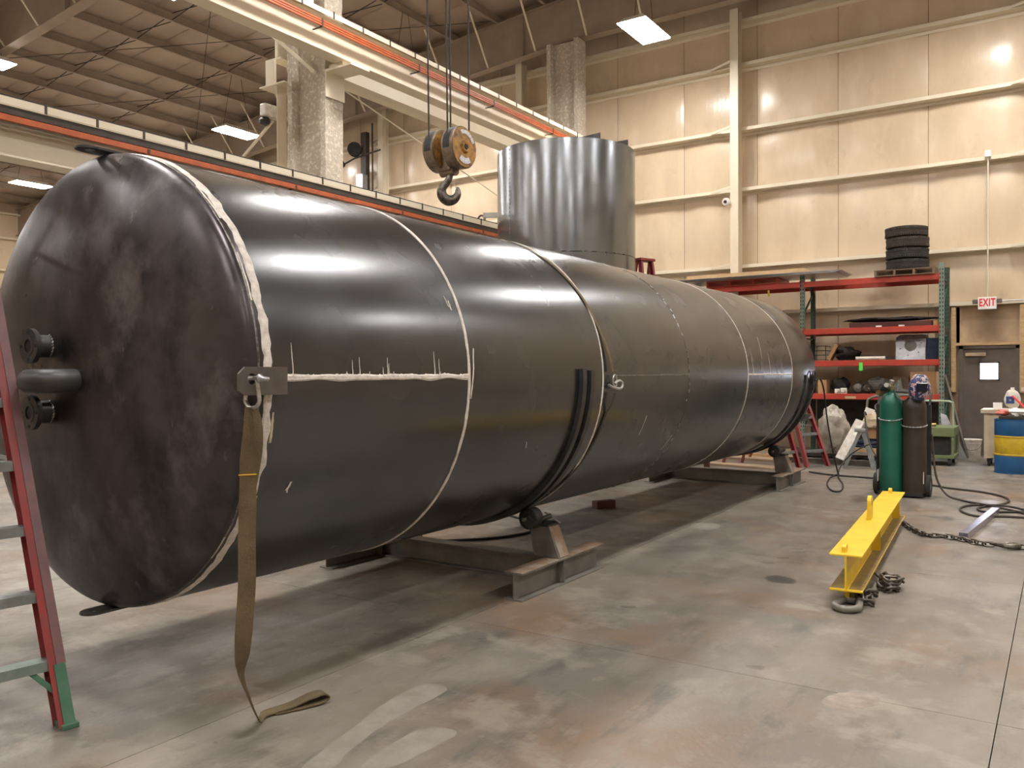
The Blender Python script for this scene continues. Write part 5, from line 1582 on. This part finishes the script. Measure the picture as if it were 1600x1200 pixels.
place('lid', MB().cyl((-1.38, 17.2, .37), (-1.38, 17.2, .392), .163, n=32), M['white'], bk, bevel=.004)
place('handle', MB().tube([(-1.38 + .16 * math.cos(a), 17.04 - .02 * math.sin(-a), .33 - .13 * math.sin(a)) for a in [PI * k / 12 for k in range(13)]], .004, 6), M['steel'], bk)
# tool cabinet on castors
tc = thing('tool_cabinet', 'cream tool cabinet on castors behind the blue and yellow barrel', 'cabinet', (-.7, 16.6, 0))
place('body', MB().bx(-1.13, -.2, 16.3, 16.9, .14, .90), M['cabinet'], tc, bevel=.006)
place('top', MB().bx(-1.18, -.15, 16.25, 16.95, .90, .97), M['cabinet'], tc, bevel=.006)
place('door_panel', MB().bx(-.99, -.3, 16.285, 16.3, .22, .86), M['cabinet'], tc)
place('corner_strip', MB().bx(-1.13, -1.05, 16.285, 16.3, .14, .9), M['cabinet'], tc)
for x in (-1.06, -.28):
    for yy in (16.38, 16.82):
        place('castor', MB().cyl((x - .02, yy, .06), (x + .02, yy, .06), .06, n=20).box((x, yy, .11), (.06, .07, .06)), M['black'], tc, smooth=True)
single('small_white_box', MB().bx(-1.0, -.87, 16.35, 16.45, .971, 1.08), M['sign'], 'small white box on the left corner of the cream cabinet', 'box', (-.93, 16.4, .971))
jg = thing('detergent_jug', 'white handled jug with blue label on the cream cabinet', 'jug', (-.72, 16.4, .971))
place('body', MB().blob((-.72, 16.42, 1.14), (.24, .14, .34), 2, .12, 20, 14), M['white'], jg, smooth=True)
place('label', MB().holed([(-.06, -.06), (.06, -.06), (.06, .06), (-.06, .06)], (0, 0), .02, (-.75, 16.344, 1.13), (1, 0, 0), (0, 0, 1), .006), M['labelblue'], jg)
place('cap', MB().cyl((-.72, 16.42, 1.29), (-.72, 16.42, 1.34), .03, n=14), M['sign'], jg, smooth=True)
single('olive_jar', MB().cyl((-.40, 16.5, .971), (-.40, 16.5, 1.2), .07, n=20), M['olive'], 'dark olive jar at the right of the cream cabinet', 'jar', (-.4, 16.5, .971), smooth=True, bevel=.006)
# barrel
ba = thing('barrel', 'blue steel barrel with a yellow band at the right edge', 'barrel', (-.64, 15.5, 0))
BX, BY, BR = -.64, 15.5, .292
def bandp(z0, z1, mt, nm):
    prof = [(BR - .002, z0), (BR, z0 + .004), (BR, z1 - .004), (BR - .002, z1)]
    place(nm, MB().lathe(prof, (BX, BY, 0), (0, 0, 1), 56), M[mt], ba, smooth=True)
bandp(0.012, .29, 'blue', 'lower_body')
bandp(.30, .575, 'barrelyel', 'yellow_band')
bandp(.585, .84, 'blue', 'upper_body')
for z in (.29, .575):
    place('rolling_hoop', MB().lathe([(BR, z - .012), (BR + .009, z), (BR + .009, z + .006), (BR, z + .02)], (BX, BY, 0), (0, 0, 1), 56), M['barrelyel'], ba, smooth=True)
for z in (0.0, .838):
    place('rim', MB().lathe([(BR - .01, z), (BR + .006, z), (BR + .006, z + .018), (BR - .01, z + .018)], (BX, BY, 0), (0, 0, 1), 56), M['blue'], ba, smooth=True)
place('lid', MB().cyl((BX, BY, .84), (BX, BY, .846), BR - .012, n=48), M['steel'], ba)
single('barrel_tray', MB().bx(-.86, -.32, 15.3, 15.75, .857, .905), M['dark'], 'dark flat tray lying on the barrel', 'tray', (-.6, 15.5, .857), bevel=.006)
single('pink_rag', MB().blob((-.80, 15.42, .955), (.20, .2, .10), 2, .6), M['rag'], 'crumpled pink rag at the left of the barrel top', 'rag', (-.8, 15.4, .906), smooth=True)
single('white_cloth', MB().blob((-.62, 15.40, .965), (.22, .2, .13), 6, .7), M['sign'], 'crumpled white cloth on the barrel top', 'cloth', (-.62, 15.4, .906), smooth=True)
single('red_cloth', MB().blob((-.45, 15.45, .955), (.22, .22, .10), 9, .6), M['rag'], 'red cloth at the right of the barrel top', 'cloth', (-.45, 15.4, .906), smooth=True)
single('red_pry_bar', MB().cyl((-.44, 15.34, .97), (-.68, 15.5, 1.22), .014, n=10), M['signred'], 'red handled bar leaning across the cloths on the barrel', 'pry bar', (-.5, 15.4, .97), smooth=True)

# ================================================================== HIGH BACKGROUND DETAILS
hoist = thing('cable_reel', 'dark cable reel and control box hung on the end wall right of the rough column', 'cable reel', (-16.9, 17.8, 6.6))
place('reel', MB().lathe([(.02, -.08), (.2, -.08), (.2, -.05), (.09, -.04), (.09, .04), (.2, .05), (.2, .08), (.02, .08)], (-17.1, 17.7, 8.12), (.6, -.8, 0), 24), M['black'], hoist, smooth=True)
place('arm', MB().tube([(-18.2, 17.9, 7.7), (-17.2, 17.8, 7.9), (-16.2, 17.8, 8.0)], .025, 6), M['dark'], hoist)
place('post', MB().bx(-16.95, -16.75, 17.8, 17.95, 0, 8.6), M['dark'], hoist)
place('control_box', MB().bx(-16.95, -16.7, 17.6, 17.8, 6.75, 7.35), M['galv'], hoist)
place('side_pipe', MB().cyl((-16.5, 17.8, 4), (-16.5, 17.8, 8.8), .025, n=8), M['dark'], hoist)
place('motor', MB().cyl((-18.0, 17.7, 7.6), (-17.6, 17.7, 7.8), .12, n=16), M['black'], hoist, smooth=True)
for i, x in enumerate((-14.55, -14.2)):
    single('wall_pipe', MB().cyl((x, 18.1, 0), (x, 18.1, 6.05 if i else 5.6), .035, n=8), M['cream'], ['left thin vertical pipe on the end wall below the hook', 'right thin vertical pipe on the end wall below the hook'][i], 'pipe', (x, 18.1, 0), smooth=True)
single('wall_pipe', MB().cyl((-17.8, 18.1, 4.9), (-12.6, 18.1, 5.55), .02, n=8), M['dark'], 'long thin rod slanting across the end wall behind the hook', 'rod', (-15, 18.1, 4.9))
single('door_track_post', MB().bx(-15.6, -15.45, 18.0, 18.15, 0, 5.6), M['cream'], 'cream post below the wall girt left of the hook', 'post', (-15.5, 18.1, 0))
wn = thing('winch', 'grey winch bracket on the wall left of the upright drum', 'winch', (-12.0, 17.6, 5.0))
place('frame', MB().bar((-12.45, 17.6, 4.9), (-12.45, 17.6, 5.75), .05, .05).bar((-12.45, 17.6, 5.7), (-11.6, 17.6, 5.62), .12, .12), M['steel'], wn)
place('drum', MB().cyl((-11.8, 17.5, 5.25), (-11.6, 17.7, 5.25), .2, n=20), M['dark'], wn, smooth=True)
place('handle_loop', MB().tube([(-12.55 + .12 * math.cos(a), 17.6, 5.55 + .16 * math.sin(a)) for a in [R_(60 + 240 * k / 12) for k in range(13)]], .025, 8), M['dark'], wn, smooth=True)
single('wall_tube', MB().cyl((-13.4, 17.6, 4.75), (-12.75, 17.7, 4.95), .14, n=18), M['dark'], 'short dark cylinder on the wall bracket behind the lower crane runway', 'cylinder', (-13, 17.6, 4.6), smooth=True)
place('support', MB().cyl((-13.3, 17.7, 4.9), (-11.5, 17.7, 5.1), .03, n=8), M['cream'], wn)
for (x, y_) in ((-8.0, 9.4), (-6.7, 10.2)):
    pass
